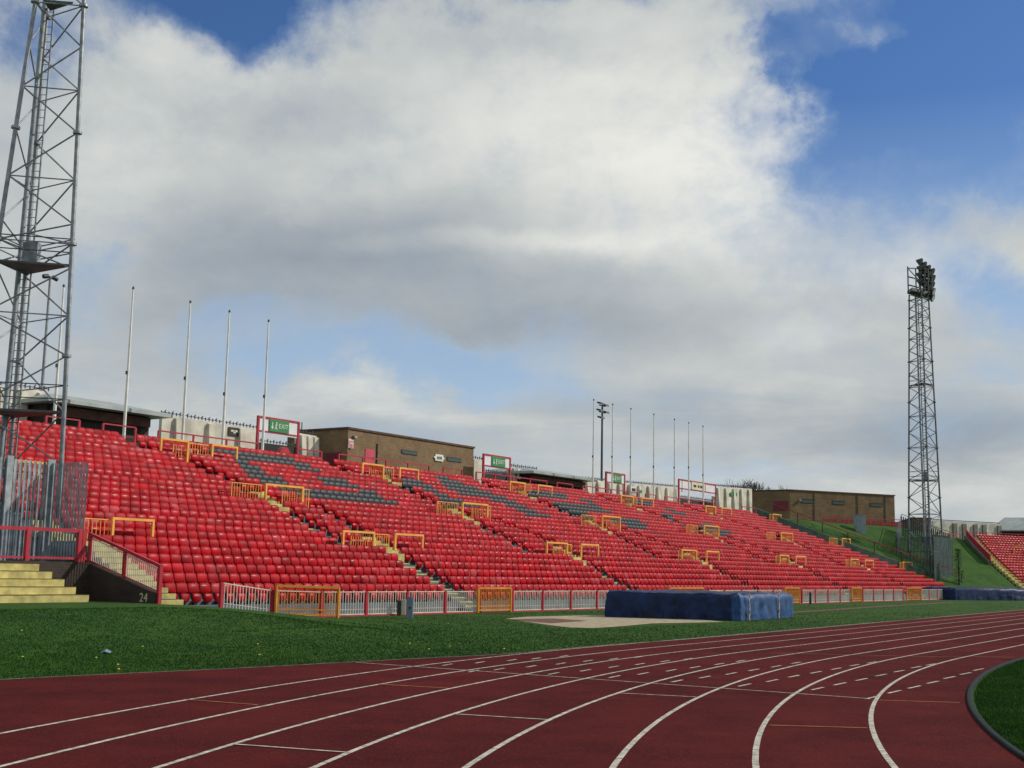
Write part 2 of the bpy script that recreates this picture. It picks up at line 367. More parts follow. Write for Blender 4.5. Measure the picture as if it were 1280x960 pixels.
# track: kerb centre and the slightly squeezed bend as surveyed
TC = np.array([50.038, 23.132]); TA, TE, TS = 1.0184, .7477, .2374
ta = np.array([math.cos(TA), math.sin(TA)]); tn = np.array([-math.sin(TA), math.cos(TA)])
def tp(r, u, z):                                      # u<0: angle into the bend (radians), u>=0: metres down the straight
    if u >= 0: n, s = r, u/TE
    elif u > -math.pi: n, s = r*math.cos(-u), -r*math.sin(-u)/TE
    else: n, s = -r, (-u-math.pi)*40/TE
    s = s - n*TS/TE if True else s
    p = TC + ta*s + tn*n; return (p[0], p[1], z)
def trho(P):
    d = np.array(P[:2])-TC; s = d@ta; n = d@tn; s2 = s*TE+n*TS
    return (n, s2) if s2 > 0 else (math.hypot(s2, n), -math.atan2(-s2, n))
US = list(np.linspace(-math.pi-2.2, -math.pi, 12)) + list(np.linspace(-math.pi+.02, -.01, 150)) + list(np.linspace(0, 170, 60))
edge = [(-60, -34.), (-30, -2.), (-8.3, 21.3), (.1, 30.3), (15.5, 54.2)]
_eu = sorted((trho(onz(x, y))[::-1] for x, y in [(0, 850), (160, 842.5), (320, 835), (470, 826.5), (640, 818), (800, 804.5), (960, 791), (1120, 776.5), (1280, 762)]))
def rout(u):
    ku = [a for a, _ in _eu]; kr = [b_ for _, b_ in _eu]
    if u < ku[0]: return min(64, kr[0] + (ku[0]-u)*18)
    return float(np.interp(u, ku, kr))
def strip(b, r0, r1, z, us=US, mi=0):
    vs = []
    for u in us:
        a = r0(u) if callable(r0) else r0; c = r1(u) if callable(r1) else r1
        vs += [tp(a, u, z), tp(c, u, z)]
    b.add(vs, [(2*i, 2*i+1, 2*i+3, 2*i+2) for i in range(len(us)-1)], mi)
tr = one(lambda b: strip(b, 36.45, rout, .010), 'running_track', 'track'); tag(tr, kind='structure')
def lines(b):
    for k_ in range(1, 9):
        r = 36.5+1.22*k_; strip(b, r-.030, r+.030, .0145)
    def cross(p, q, w=.05, mi=0, z=.0185):
        P, Q = Vector(onz(*p)), Vector(onz(*q)); P.z = Q.z = z; d = (Q-P).normalized(); o = Vector((-d.y, d.x, 0))*w/2
        b.add([P-o, Q-o, Q+o, P+o], [(0,1,2,3)], mi)
    cross((445, 829), (1085, 874.5)); cross((292, 932), (436, 942.5)); cross((568, 894), (684, 901)); cross((773, 867.5), (870, 872.5))
    cross((1083, 875), (1097, 871.5), .06)
    for p, q in [((230,875.5),(322,882.5)), ((474,856.5),(560,861.5)), ((962,908),(1084,911.5)), ((1100,876.5),(1200,879.5)), ((962, 817), (1180, 822)), ((1180, 821), (1268, 822.5))]:
        cross(p, q, .045, 1)
    D = [(1118,866),(1143,860),(1166,854),(1187,848),(1207,843),(1223,838),(1022,862),(1050,856),(1077,850.5),(1101,845),(1124,840),(1145,835),(1164,831.5),
         (965,852),(992,846.5),(1020,841.5),(1045,837),(1068,832.5),(1090,829),(931,857.5),(881,847.5),(914,843),(942,838.5),(970,834),(995,829.5),(846,852.5),(804,843),(839,839),(869,835),
         (899,831),(926,827),(768,847),(732,839),(767,834.5),(800,831),(831,827.5),(860,824.5),(890,821),(692,843),(664,834),(701,830.5),(735,827),(767,824.5),(799,822),(559,832),(600,829),(624,837.5),(640,826),(592,840),(670,824),(705,821)]
    for x, y in D:
        hw = 5.2 + (y-820)*.06; sl_ = -.16-(y-820)*.0016
        cross((x-hw, y-sl_*hw), (x+hw, y+sl_*hw), .06)
_l = lines
def lines(b): _l(b); strip(b, lambda u: rout(u)-.03, lambda u: rout(u)+.03, .0150, mi=2)
tl = one(lines, 'track_markings', ['line_white', 'line_orange', 'edging_stone']); tag(tl, kind='structure')
def kerb(b):
    us = [u for u in US if u > -math.pi-1]
    vs = []
    for u in us:
        for r, z in ((36.455, .0), (36.455, .035), (36.44, .05), (36.39, .05), (36.375, .035), (36.375, .0)): vs.append(tp(r, u, z))
    b.add(vs, [(6*i+j, 6*i+j+1, 6*i+6+j+1, 6*i+6+j) for i in range(len(us)-1) for j in range(5)], 0, False)
kb = one(kerb, 'kerb', 'kerb_dark'); tag(kb, kind='structure')

# sand patch with a strip of runway beside the tall blue cover, and the far runway strip
def poly(pts, z): 
    return lambda b: b.add([(*onz(x, y)[:2], z) for x, y in pts], [tuple(range(len(pts)))])
o = one(poly([(632,773.2),(660,771.2),(720,769.6),(790,769.5),(850,772),(905,777.5),(870,778.5),(815,779.5),(775,783.2),(742,785.3),(712,784.5),(688,781.8),(655,777)], .009), 'sand_patch', 'sand'); tag(o, kind='structure')
o = one(poly([(634,774.4),(690,773.4),(735,776.2),(690,779.4),(662,777.4)], .0135), 'runway', 'runway_rubber'); tag(o, kind='structure')
o = one(poly([(985,765.2),(1100,757.6),(1190,752.6),(1190,753.4),(1100,758.8),(985,767)], .009), 'runway', 'runway_rubber'); tag(o, kind='structure')
# concrete walk at the foot of the stand
o = one(lambda b: b.box(31.5, 131, 34.12, 35.9, -.2, .018), 'walkway', 'walk'); tag(o, kind='structure')

def inside(x, y, P):
    c = False; j = len(P)-1
    for i in range(len(P)):
        if (P[i][1] > y) != (P[j][1] > y) and x < (P[j][0]-P[i][0])*(y-P[i][1])/(P[j][1]-P[i][1]+1e-9)+P[i][0]: c = not c
        j = i
    return c
# ---------------------------------------------------------------- grass blades and dandelions
def blades():
    P = []
    def scatter(cnt, gen, h):
        k_ = 0
        while k_ < cnt:
            p = gen()
            if p is None: continue
            P.append((*p, h*random.uniform(.6, 1.3))); k_ += 1
    def infield():
        x = random.uniform(1195, 1285); y = 822 + (140)*random.random()**1.6
        q = onz(x, y); r, u = trho(q)
        return (q[0], q[1], 0.) if r < 36.34 and y < 962 else None
    def verge():
        x = random.uniform(-260, 1400); y = random.uniform(744, 862); q = onz(x, y); s, n = sn(q); r, u = trho(q)
        if n > 33.9 or r < rout(u)+.02: return None
        # lift onto the mound
        for _ in range(4): q = onz(x, y, gz(s, n)); s, n = sn(q)
        if inside(x, y, [(628,775),(660,770),(720,768.5),(790,768.5),(860,771),(925,778),(870,780),(775,784.5),(742,786.5),(688,783.5)]): return None
        return (q[0], q[1], gz(s, n)) if n < 33.8 or (s < 29 and n < 35.6) else None
    scatter(26000, infield, .028); scatter(140000, verge, .030)
    P = np.array(P); n = len(P); a = rng.uniform(0, 2*np.pi, n); w = .006+.010*rng.random(n)
    d = np.hypot(P[:, 0], P[:, 1]); w = w*np.clip(d/28, .6, 1.3)
    dx, dy = np.cos(a)*w, np.sin(a)*w; lx, ly = rng.normal(0, .3, n)*P[:, 3], rng.normal(0, .3, n)*P[:, 3]
    v = np.zeros((n, 3, 3)); v[:, 0] = np.c_[P[:, 0]-dx, P[:, 1]-dy, P[:, 2]-.004]; v[:, 1] = np.c_[P[:, 0]+dx, P[:, 1]+dy, P[:, 2]-.004]
    v[:, 2] = np.c_[P[:, 0]+lx, P[:, 1]+ly, P[:, 2]+P[:, 3]]
    me = bpy.data.meshes.new('grass'); me.vertices.add(3*n); me.vertices.foreach_set('co', v.ravel())
    me.loops.add(3*n); me.loops.foreach_set('vertex_index', np.arange(3*n)); me.polygons.add(n)
    me.polygons.foreach_set('loop_start', np.arange(0, 3*n, 3)); me.polygons.foreach_set('loop_total', np.full(n, 3)); me.update()
    me.materials.append(M['grass_blade']); o = bpy.data.objects.new('grass', me); C.objects.link(o)
    tag(o, 'short green mown grass on the verge and infield', 'grass', kind='stuff')
blades()
def dandelion(x, y, first=[None]):
    q = onz(x, y, 0); s, n = sn(q); q = onz(x, y, gz(s, n)); s, n = sn(q); z = gz(s, n)
    t = thing('dandelion', 'small yellow dandelion flower in the green grass verge', 'flower', (q[0], q[1], z), 'dandelions dotted over the grass verge')
    st = MB(); st.tube((0,0,-.01), (0,0,.07), .006, .004, 5); fl = MB(); fl.tube((0,0,.065), (0,0,.080), .010, .026, 9); fl.tube((0,0,.080), (0,0,.090), .026, .012, 9)
    for m_, nm, mt in ((st, 'stem', 'stem_green'), (fl, 'flower_head', 'dandelion_yellow')):
        o = m_.build(nm, mt); o.parent = t
for x, y in [(52,751.5),(43,758),(28,774),(147,836),(323,787),(536,815.5),(562,812),(28,822),(180,781),(512,808),(324,823),(630,815),(120,826),(560,782),(148,842)]:
    dandelion(x, y)
q = onz(133, 806, .25)
b = MB(); gzq = gz(*sn(q)); b.add([(q[0]+dx, q[1]+dy, gzq+dz) for dx, dy, dz in [(-.10,-.06,.01),(0,-.09,.05),(.11,-.05,.02),(-.12,.04,.03),(0,.02,.10),(.10,.05,.04),(-.06,.10,.01),(.02,.11,.06),(.09,.12,.01)]], [(0,1,4,3),(1,2,5,4),(3,4,7,6),(4,5,8,7)])
tag(b.build('paper_scrap', 'paper_scrap', recalc=False), 'crumpled pale blue scrap of litter lying on the grass verge', 'litter')

# ---------------------------------------------------------------- the stand
S1 = [30.4, 49.4, 67.25, 85.4, 104.3, 122.3]; S2 = [28.4, 45.8, 62.2, 78.5, 97.3, 115.]; S3 = [31., 46.0, 60.9, 76.4, 92.5, 108.4]
pieces = []                                           # (gangway, lower row, upper row, s at lower, s at upper, width)
for k_ in range(6):
    if k_: pieces.append((k_, 0, 6, S1[k_]+.15, S1[k_]-.1, 1.15))
    if k_: pieces.append((k_, 6, 12, S2[k_]+.55, S2[k_]-.1, 1.0)); pieces.append((k_, 7, 12, S1[k_]+.4, S2[k_]+2.9, .95))
    if k_: pieces.append((k_, 12, 18, S2[k_]-.2, S3[k_]-.5 if k_ > 1 else 44.2, 1.0))
    pieces.append((k_, 18, 22, S3[k_]-3.4, S3[k_]-4.3, 1.0))
for k_ in range(6):
    pieces += [(k_, 6, 8.4, S1[k_]-.1, S1[k_]-.3, 1.15), (k_, 18, 20.2, S3[k_], S3[k_]-.2, 1.05)] + ([(k_, 12, 14.2, S2[k_], S2[k_]-.1, 1.1)] if k_ else [])
pieces.sort(key=lambda p: p[1])
def s_gap(p, i): return p[3] + (p[4]-p[3])*(UU(i)-p[1])/max(1., p[2]-1-p[1])
def p_rows(p): return [i for i in range(ROWS) if p[1]-.3 <= UU(i) < p[2]-.3]
def SS(i): return 29.7 if i < 6 else (29.7 if i < 15 else 14.)     # where row i begins on the left

st = thing('seating_terrace', 'long dark concrete stepped terrace carrying rows of red seats behind the white fence', 'grandstand', W(80, 36, 0))
def terr(b):
    for i in range(ROWS):
        n0 = rn(i)-.5; n1 = rn(i+1)-.5 if i < ROWS-1 else 52.3; s0, s1 = SS(i), SE(i)+.9
        zl = rz(i-1) if i else 0.
        b.add([W(s0,n0,zl-.3 if i==0 else zl), W(s1,n0,zl-.3 if i==0 else zl), W(s1,n0,rz(i)), W(s0,n0,rz(i))], [(0,1,2,3)])
        b.add([W(s0,n0,rz(i)), W(s1,n0,rz(i)), W(s1,n1,rz(i)), W(s0,n1,rz(i))], [(0,1,2,3)])
        b.add([W(s1,n0,rz(i)), W(s1,n1,rz(i)), W(s1,n1,rz(i)-3), W(s1,n0,rz(i)-3)], [(0,1,2,3)])
        b.add([W(s0,n0,rz(i)), W(s0,n1,rz(i)), W(s0,n1,rz(i)-3), W(s0,n0,rz(i)-3)], [(0,1,2,3)])
        if i == 15: b.add([W(14,n0,1.7), W(29.7,n0,1.7), W(29.7,n0,rz(15)), W(14,n0,rz(15))], [(0,1,2,3)])
one(terr, 'concrete_steps', 'terrace_concrete', st)
one(lambda b: b.box(14, SE(23)+1.2, 52.302, 57.9, 5, 7.9), 'top_walkway', 'walk', st)
for p in pieces:
    def fl(b):
        for i in p_rows(p):
            c = s_gap(p, i)
            n0 = rn(i)-.5
            lo = rz(i-1) if i else rz(0)-.36; R_ = rz(i)-lo
            gp = .30 if p[2]-p[1] < 2.5 else 0.
            gy = p[2]-p[1] < 2.5
            b.box(c-p[5]/2+.04, c+p[5]/2-.04, n0-.33, n0-.013, lo+.003, lo+R_/2+gp, 0 if gy else 1)
            if not gy: b.box(c-p[5]/2+.04, c+p[5]/2-.04, n0-.345, n0-.332, lo+R_/2-.05, lo+R_/2+.012, 0)
            b.box(c-p[5]/2+.04, c+p[5]/2-.04, n0-.012, n0+.20, lo+R_/2+.02 if gy else rz(i)-.05, rz(i)+.012+gp, 0)
    one(fl, 'aisle_steps', ['yellow_step', 'terrace_concrete'], st)

def flight0(b, dark):
    for j in range(13):
        z = .30+.20*j; n = 33.6+.41*j
        if dark: b.box(29.70, 30.98, n, n+.408 if j < 12 else n+1.6, z-.5, z)
        else: b.box(29.69, 30.99, n-.015, n-.002, z-.165, z+.004); b.box(29.69, 30.99, n-.002, n+.09, z+.003, z+.012)
one(lambda b: flight0(b, True), 'entry_steps', 'terrace_concrete', st)
one(lambda b: flight0(b, False), 'step_edges', 'yellow_step', st)

# seats: one seat in local coordinates (x along the row, y back, z up)
def seat_parts():
    rows = [(.40, .86, .045), (.50, .96, .02), (.62, 1., .035), (.71, .99, .055), (.775, .86, .085), (.80, .62, .125)]
    xs = [-.272, -.23, -.11, .11, .23, .272]; fr, bk = [], []
    for z, wsc, y0 in rows:
        for x_ in xs:
            y = y0 + .035*(abs(x_)/.262)**2.2
            fr.append((x_*wsc, y, z)); bk.append((x_*wsc*.97, y+.035, z-.004))
    nx, nz = 6, 6; v = fr+bk; f = []; o_ = nx*nz
    for j in range(nz-1):
        for i in range(nx-1):
            a = j*nx+i; f.append((a, a+1, a+nx+1, a+nx)); f.append((o_+a+1, o_+a, o_+a+nx, o_+a+nx+1))
    for i in range(nx-1): f.append((i+1, i, o_+i, o_+i+1)); t = (nz-1)*nx+i; f.append((t, t+1, o_+t+1, o_+t))
    for j in range(nz-1): a = j*nx; f.append((a, a+nx, o_+a+nx, o_+a)); a = j*nx+nx-1; f.append((a+nx, a, o_+a, o_+a+nx))
    back = (v, f)
    rows = [(.10, .70, -.115), (.14, .96, -.150), (.28, 1., -.170), (.40, .95, -.150), (.43, .8, -.10)]; xs = [-.215, -.13, .13, .215]; fr, bk = [], []
    for z, wsc, y0 in rows:
        for x_ in xs: fr.append((x_*wsc, y0+.03*(abs(x_)/.2)**2, z)); bk.append((x_*wsc, y0+.06, z))
    nx, nz = 4, 5; v = fr+bk; f = []; o_ = nx*nz
    for j in range(nz-1):
        for i in range(nx-1):
            a = j*nx+i; f.append((a, a+1, a+nx+1, a+nx)); f.append((o_+a+1, o_+a, o_+a+nx, o_+a+nx+1))
    for i in range(nx-1): f.append((i+1, i, o_+i, o_+i+1)); t = (nz-1)*nx+i; f.append((t, t+1, o_+t+1, o_+t))
    for j in range(nz-1): a = j*nx; f.append((a, a+nx, o_+a+nx, o_+a)); a = j*nx+nx-1; f.append((a+nx, a, o_+a, o_+a+nx))
    pan = (v, f)
    bx = MB(); bx.wbox(-.03, .03, -.06, .10, -.0, .44); bx.wbox(-.19, .19, -.08, .02, .38, .42)
    return back, pan, (bx.v, [tuple(x_) for x_ in bx.f])
BACK, PAN, BRK = seat_parts()
grey_polys = [[(265,560),(300,566),(345,571),(365,574),(398,586),(398,590),(375,590),(360,582),(320,578),(268,567)],
 [(293,572),(308,576),(330,590),(350,598),(368,608),(385,612),(440,616),(475,622),(500,630),(495,633),(440,627),(375,621),(345,609),(325,602),(310,594),(293,580)],
 [(393,596),(430,600),(448,608),(462,613),(480,620),(470,623),(455,617),(440,610),(410,607)], [(470,587),(490,587),(494,593),(480,593)],
 [(503,597),(520,599),(535,606),(550,614),(570,624),(600,633),(598,636),(580,634),(560,629),(545,619),(530,613),(508,607)],
 [(545,595),(560,597),(575,603),(590,611),(596,621),(578,621),(560,611)], [(585,608),(598,611),(640,626),(670,639),(688,646),(680,650),(665,647),(640,635),(600,621),(584,614)],
 [(638,612),(700,618),(720,622),(700,625),(660,621)], [(690,628),(735,633),(740,629),(760,638),(765,641),(740,642),(718,641),(700,635)],
 [(755,648),(785,650),(792,647),(800,652),(820,660),(800,662),(775,657)], [(728,643),(742,644),(742,648),(728,647)], [(770,624),(800,625),(832,632),(800,632)],
 [(833,636),(845,638),(845,642),(833,640)], [(847,640),(858,642),(858,646),(847,645)], [(829,643),(843,645),(843,649),(829,648)], [(840,649),(850,650),(850,654),(840,653)], [(852,654),(865,655),(865,659),(852,658)],
 [(880,653),(890,653),(892,657),(880,657)], [(862,660),(890,657),(900,661),(925,669),(905,669),(880,665)], [(724,624),(742,626),(742,630),(724,628)]]
seats = []                                            # (s, row, grey, px)
for i in range(ROWS):
    pitch = .565 - .0030*i; s = (31.35 if i < 8 else SS(i)+.35) if i < 15 else 24.0
    gaps = [(s_gap(p, i)-p[5]/2, s_gap(p, i)+p[5]/2) for p in pieces if i in p_rows(p)]
    while s < SE(i)+.3:
        g_ = [g for g in gaps if g[0]-pitch/2+.02 < s < g[1]+pitch/2-.02]
        if g_: s = g_[0][1]+pitch/2; continue
        P_ = W(s, rn(i), rz(i)+.62); x, y = proj(P_)
        if x > -25: seats.append((s, i, any(inside(x, y, G) for G in grey_polys), x, math.hypot(P_.x, P_.y)))
        s += pitch
cand = sorted([t for t in seats if t[3] > 107 or t[1] > 14 and t[3] > 97], key=lambda t: t[4])[:300]
near = set((t[0], t[1]) for t in cand)
me_cache = {}
def part_mesh(name, geo, mt):
    me = bpy.data.meshes.new(name); me.from_pydata(geo[0], [], geo[1]); me.materials.append(M[mt])
    me.polygons.foreach_set('use_smooth', [name != 'bracket']*len(me.polygons)); me.update(); return me
MSH = {g: [('backrest', part_mesh('backrest', BACK, c)), ('seat_pan', part_mesh('seat_pan', PAN, c)), ('bracket', part_mesh('bracket', BRK, 'dark_bracket'))] for g, c in ((False, 'red_plastic'), (True, 'grey_plastic'))}
byrow = {}
for t in sorted(cand): byrow.setdefault(t[1], []).append(t)
for i, ts in byrow.items():
    nl = 0; nr = 0
    for t in ts:
        col = 'dark grey' if t[2] else 'red'
        rowt = 'front row' if i == 0 else ordw(i+1)+' row up'
        if i < 6 and t[0] < S1[0]:
            nl += 1; k_ = sum(1 for u in ts if u[0] < S1[0]); where = f'{ordw(k_-nl+1)} to the left of the leftmost yellow steps'
        elif i < 6: nr += 1; where = f'{ordw(nr)} to the right of the leftmost yellow steps'
        else: nr += 1; where = f'{ordw(nr)} seat right of the grey palisade'
        r = thing('stadium_seat', f'{col} tip-up seat, {rowt}, {where}', 'seat', W(t[0], rn(i), rz(i)), 'stadium seats on the terrace'); r.rotation_euler = (0, 0, AF)
        for nm, me in MSH[t[2]]:
            c = bpy.data.objects.new(nm, me); C.objects.link(c); c.parent = r
# everything further off: one object
far = [(W(t[0], rn(t[1]), rz(t[1])), AF, t[2]) for t in seats if (t[0], t[1]) not in near]
FR = 21
def far_pt(i, th): r = 93.7+TREAD*UU(i); return ARC[0]+r*math.sin(th), ARC[1]+r*math.cos(th)
def far_edge(i): return rad(19.0+5.2*i/21)
for i in range(FR):
    r = 93.7+TREAD*UU(i); th = far_edge(i)+1.6/r
    while th < rad(36):
        s, n = far_pt(i, th); far.append((W(s, n, rz(i)), AF-th, False)); th += .56/r
bv = np.array(BACK[0]+PAN[0]); bf = BACK[1]+[tuple(x_+len(BACK[0]) for x_ in f) for f in PAN[1]]; bf = np.array(bf)
nb_, ns_ = len(bv), len(far); V_ = np.zeros((ns_, nb_, 3)); G_ = np.zeros((ns_, len(bf)), int)
for k_, (P_, a_, g_) in enumerate(far):
    c, s_ = math.cos(a_), math.sin(a_)
    V_[k_, :, 0] = P_.x + bv[:, 0]*c - bv[:, 1]*s_; V_[k_, :, 1] = P_.y + bv[:, 0]*s_ + bv[:, 1]*c; V_[k_, :, 2] = P_.z + bv[:, 2]; G_[k_, :] = int(g_)
F_ = (bf[None, :, :] + (np.arange(ns_)*nb_)[:, None, None]).reshape(-1, 4)
me = bpy.data.meshes.new('stadium_seats'); me.vertices.add(ns_*nb_); me.vertices.foreach_set('co', V_.ravel())
nf = len(F_); me.loops.add(nf*4); me.loops.foreach_set('vertex_index', F_.ravel()); me.polygons.add(nf)
me.polygons.foreach_set('loop_start', np.arange(0, nf*4, 4)); me.polygons.foreach_set('loop_total', np.full(nf, 4))
me.materials.append(M['red_plastic']); me.materials.append(M['grey_plastic']); me.polygons.foreach_set('material_index', G_.ravel()); me.polygons.foreach_set('use_smooth', np.ones(nf, bool)); me.update()
o = bpy.data.objects.new('stadium_seats', me); C.objects.link(o)
tag(o, 'thousands more red and dark grey tip-up seats filling the rest of the terraces', 'seats', kind='stuff')

# ---------------------------------------------------------------- yellow barriers on the terrace
def frame_barrier(b, s0, s1, n, z, h, w=.10, bars=False, back=0):
    b.bar(W(s0, n, z), W(s0, n, z+h), w); b.bar(W(s1, n, z), W(s1, n, z+h), w)
    b.bar(W(s0-w/2, n, z+h+w/2), W(s1+w/2, n, z+h+w/2), w)
def panel(b, s0, s1, n, z, h, step=.17):
    b.bar(W(s0, n, z+.1), W(s1, n, z+.1), .03); b.bar(W(s0, n, z+h), W(s1, n, z+h), .04)
    b.bar(W(s0, n, z), W(s0, n, z+h), .04); b.bar(W(s1, n, z), W(s1, n, z+h), .04)
    k_ = max(2, int(abs(s1-s0)/step))
    for i in range(1, k_):
        s = s0+(s1-s0)*i/k_; b.bar(W(s, n, z+.1), W(s, n, z+h-.02), .022)
tiers = {1: (6, 1.06, 'lower'), 2: (13, 1.17, 'middle'), 3: (21, 1.05, 'upper')}
BR = [ # (gangway, tier, side, px thick frame, px barred panel)
 (0,1,'right',(142,192),None),(0,1,'left',None,(106,142)),(1,1,'left',(430,468),(440,487)),(1,1,'right',(495,529),None),(2,1,'left',(684,709),(692,715)),(2,1,'right',(727,748),None),
 (3,1,'left',(852,870),(848,872)),(3,1,'right',(883,898),None),(4,1,'left',(974,985),(969,984)),(4,1,'right',(994,1006),None),(5,1,'left',(1062,1072),(1056,1072)),(5,1,'right',(1080,1090),None),
 (0,2,'right',(14,57),(20,62)),(1,2,'left',None,(288,325)),(1,2,'right',(331,377),(352,385)),(2,2,'left',None,(546,572)),(2,2,'right',(578,609),(590,613)),(3,2,'left',None,(727,745)),(3,2,'right',(753,775),(758,775)),
 (4,2,'left',None,(858,872)),(4,2,'right',(880,898),(882,897)),(5,2,'left',None,(958,969)),(5,2,'right',(976,990),(977,989)),
 (1,3,'left',(196,230),(212,256)),(1,3,'right',(261,292),None),(2,3,'left',(451,477),(460,490)),(2,3,'right',(498,521),None),(3,3,'left',(637,655),(640,663)),(3,3,'right',(672,689),None),
 (4,3,'left',(776,791),(778,796)),(4,3,'right',(802,816),None),(5,3,'left',(882,894),(883,895)),(5,3,'right',(902,914),None),
 (6,1,'left',(1127,1138),(1123,1130)),(6,2,'left',None,(1036,1046)),(6,2,'right',(1052,1062),(1054,1062)),(6,3,'right',(966,976),(962,974))]
gname = ['leftmost', 'second', 'third', 'fourth', 'fifth', 'sixth', 'farthest']
for gk, tk, side, fr_, pn in BR:
    row, h, tn_ = tiers[tk]; n = rn(row)-.46; z = rz(row); allx = [v for v in (fr_ or ())+(pn or ())]; c = onn(sum(allx)/len(allx), 640, n)[0]
    style = 'open-framed' if pn is None else ('thin barred' if fr_ is None else 'barred')
    t = thing('yellow_barrier', f'{style} yellow barrier on the {tn_} tier, {side} of the {gname[gk]} gangway' + ('' if gk in (0, 6) else ' from the left'), 'barrier', W(c, n, z), 'yellow barriers at the gangways')
    if fr_:
        a, c_ = onn(fr_[0], 640, n)[0], onn(fr_[1], 640, n)[0]; one(lambda b: frame_barrier(b, a, c_, n, z, h), 'frame', 'rail_yellow', t)
    if pn:
        a2, c2 = onn(pn[0], 640, n+.12)[0], onn(pn[1], 640, n+.12)[0]; one(lambda b: panel(b, a2, c2, n+.12, z, h), 'barred_panel', 'rail_yellow', t)
# handrail and parapet down the right-hand edge of the seating
t = thing('edge_parapet', 'grey sloping parapet with red handrail down the right edge of the long stand', 'wall', W(SE(0)+1.5, 36, 0))
def par(b):
    pts = [(SE(i)+1.7, rn(i), rz(i)) for i in range(0, 24)]
    for (s0, n0, z0), (s1, n1, z1) in zip(pts[:-1], pts[1:]):
        b.hexa([W(s0,n0,z0-1.5), W(s0+.25,n0,z0-1.5), W(s1+.25,n1,z1-1.5), W(s1,n1,z1-1.5), W(s0,n0,z0+1.1), W(s0+.25,n0,z0+1.1), W(s1+.25,n1,z1+1.1), W(s1,n1,z1+1.1)])
one(par, 'parapet_wall', 'parapet_grey', t)
one(lambda b: [b.bar(W(SE(i)+1.8, rn(i), rz(i)+2.2), W(SE(i+3)+1.8, rn(i+3), rz(i+3)+2.2), .07) for i in range(0, 21, 3)], 'handrail', 'rail_red', t)
for i in range(0, 24, 3): one(lambda b: b.bar(W(SE(i)+1.8, rn(i), rz(i)+1.05), W(SE(i)+1.8, rn(i), rz(i)+2.2), .08), 'rail_post', 'fitting_dark', t)

# ---------------------------------------------------------------- pitch-side fence and its gates
fe = thing('pitch_fence', 'long white barred fence with dark red posts along the foot of the stand', 'fence', W(80, NF, 0))
FH = 1.0
def fz(s): return gz(s, NF-.3) if s < 38 else 0.
posts = [32.35, 34.95] + [34.95+2.69*i for i in range(1, 36)]
skip = [(47.9, 50.85), (69.2, 71.9), (85.0, 88.2), (99.0, 101.6), (113.6, 118.2)]
for i, s in enumerate(posts):
    one(lambda b: b.box(s-.06, s+.06, NF-.06, NF+.06, -.1, fz(s)+FH), 'fence_post', 'rail_red', fe)
    if i == len(posts)-1: break
    s1 = posts[i+1]
    if any(a-.3 < (s+s1)/2 < c+.3 and min(s1, c)-max(s, a) > 1.3 for a, c in skip) and s > 47 and not (s < 47): continue
    def pan_(b):
        z0, z1 = fz(s), fz(s1); k_ = 17
        b.bar(W(s+.07, NF, z0+FH-.03), W(s1-.07, NF, z1+FH-.03), .035); b.bar(W(s+.07, NF, z0+.08), W(s1-.07, NF, z1+.08), .035)
        b.bar(W(s+.07, NF+.02, z0+.27), W(s1-.07, NF+.02, z1+.27), .02)
        for j in range(1, k_):
            u = j/k_; p = s+(s1-s)*u; z = z0+(z1-z0)*u
            b.bar(W(p, NF, z+.08), W(p, NF, z+FH-(.03 if j % 4 else -.045)), .022)
    one(pan_, 'white_panel', 'rail_white', fe)
def kerbf(b): b.box(32.3, 130, NF-.09, NF+.09, -.2, .045)
one(kerbf, 'base_rail', 'rail_red', fe)
def gate(P0, P1, h, label, mt='gate_amber', bars=16, mesh=False, z0=0., z1=0.):
    P0, P1 = Vector(P0), Vector(P1); P0.z = z0; P1.z = z1; up = Vector((0,0,1))
    t = thing('yellow_gate', label, 'gate', P0, 'yellow gates in the white fence')
    def fr2(b):
        b.bar(P0, P0+up*h, .09); b.bar(P1, P1+up*h, .09); b.bar(P0+up*h, P1+up*h, .09); b.bar(P0+up*.12, P1+up*.12, .06); b.bar(P0+up*.30, P1+up*.30, .04)
    one(fr2, 'frame', mt, t)
    def bs(b):
        for i in range(1, bars): p = P0.lerp(P1, i/bars); b.bar(p+up*.12, p+up*(h-.04), .026 if bars < 22 or z0 <= 0 else .016)
    one(bs, 'gate_bars', mt, t); return t
p1 = onz(422, 773, 0)
gate(W(34.99, NF-.14, 0), p1, 1.16, 'yellow gate swung open onto the grass near the left end of the fence', z0=fz(35), bars=22)
gate(W(48.06, NF-.13, 0), W(50.75, NF-.13, 0), 1.12, 'closed amber gate in the white fence left of the tall blue cover', bars=20)
gate(W(67.4, NF-.13, 0), W(72.0, NF-.13, 0), 1.12, 'wide amber gate partly hidden behind the tall blue cover', bars=26)
gate(W(85.2, NF-.13, 0), W(88.0, NF-.13, 0), 1.12, 'amber gate in the fence just right of the tall blue cover', bars=22)
gate(W(99.2, NF-.13, 0), W(101.5, NF-.13, 0), 1.12, 'narrow amber gate midway between the two blue covers', bars=18)
gate(W(113.7, NF-.13, 0), W(118.1, NF-.13, 0), 1.12, 'amber gate nearest the low far blue cover', bars=26)
P = onz(1218, 736, .75); 
gate(W(133.4, 33.2, 0), W(137.6, 33.2, 0), 1.0, 'short yellow gate beyond the low far blue cover', bars=20)
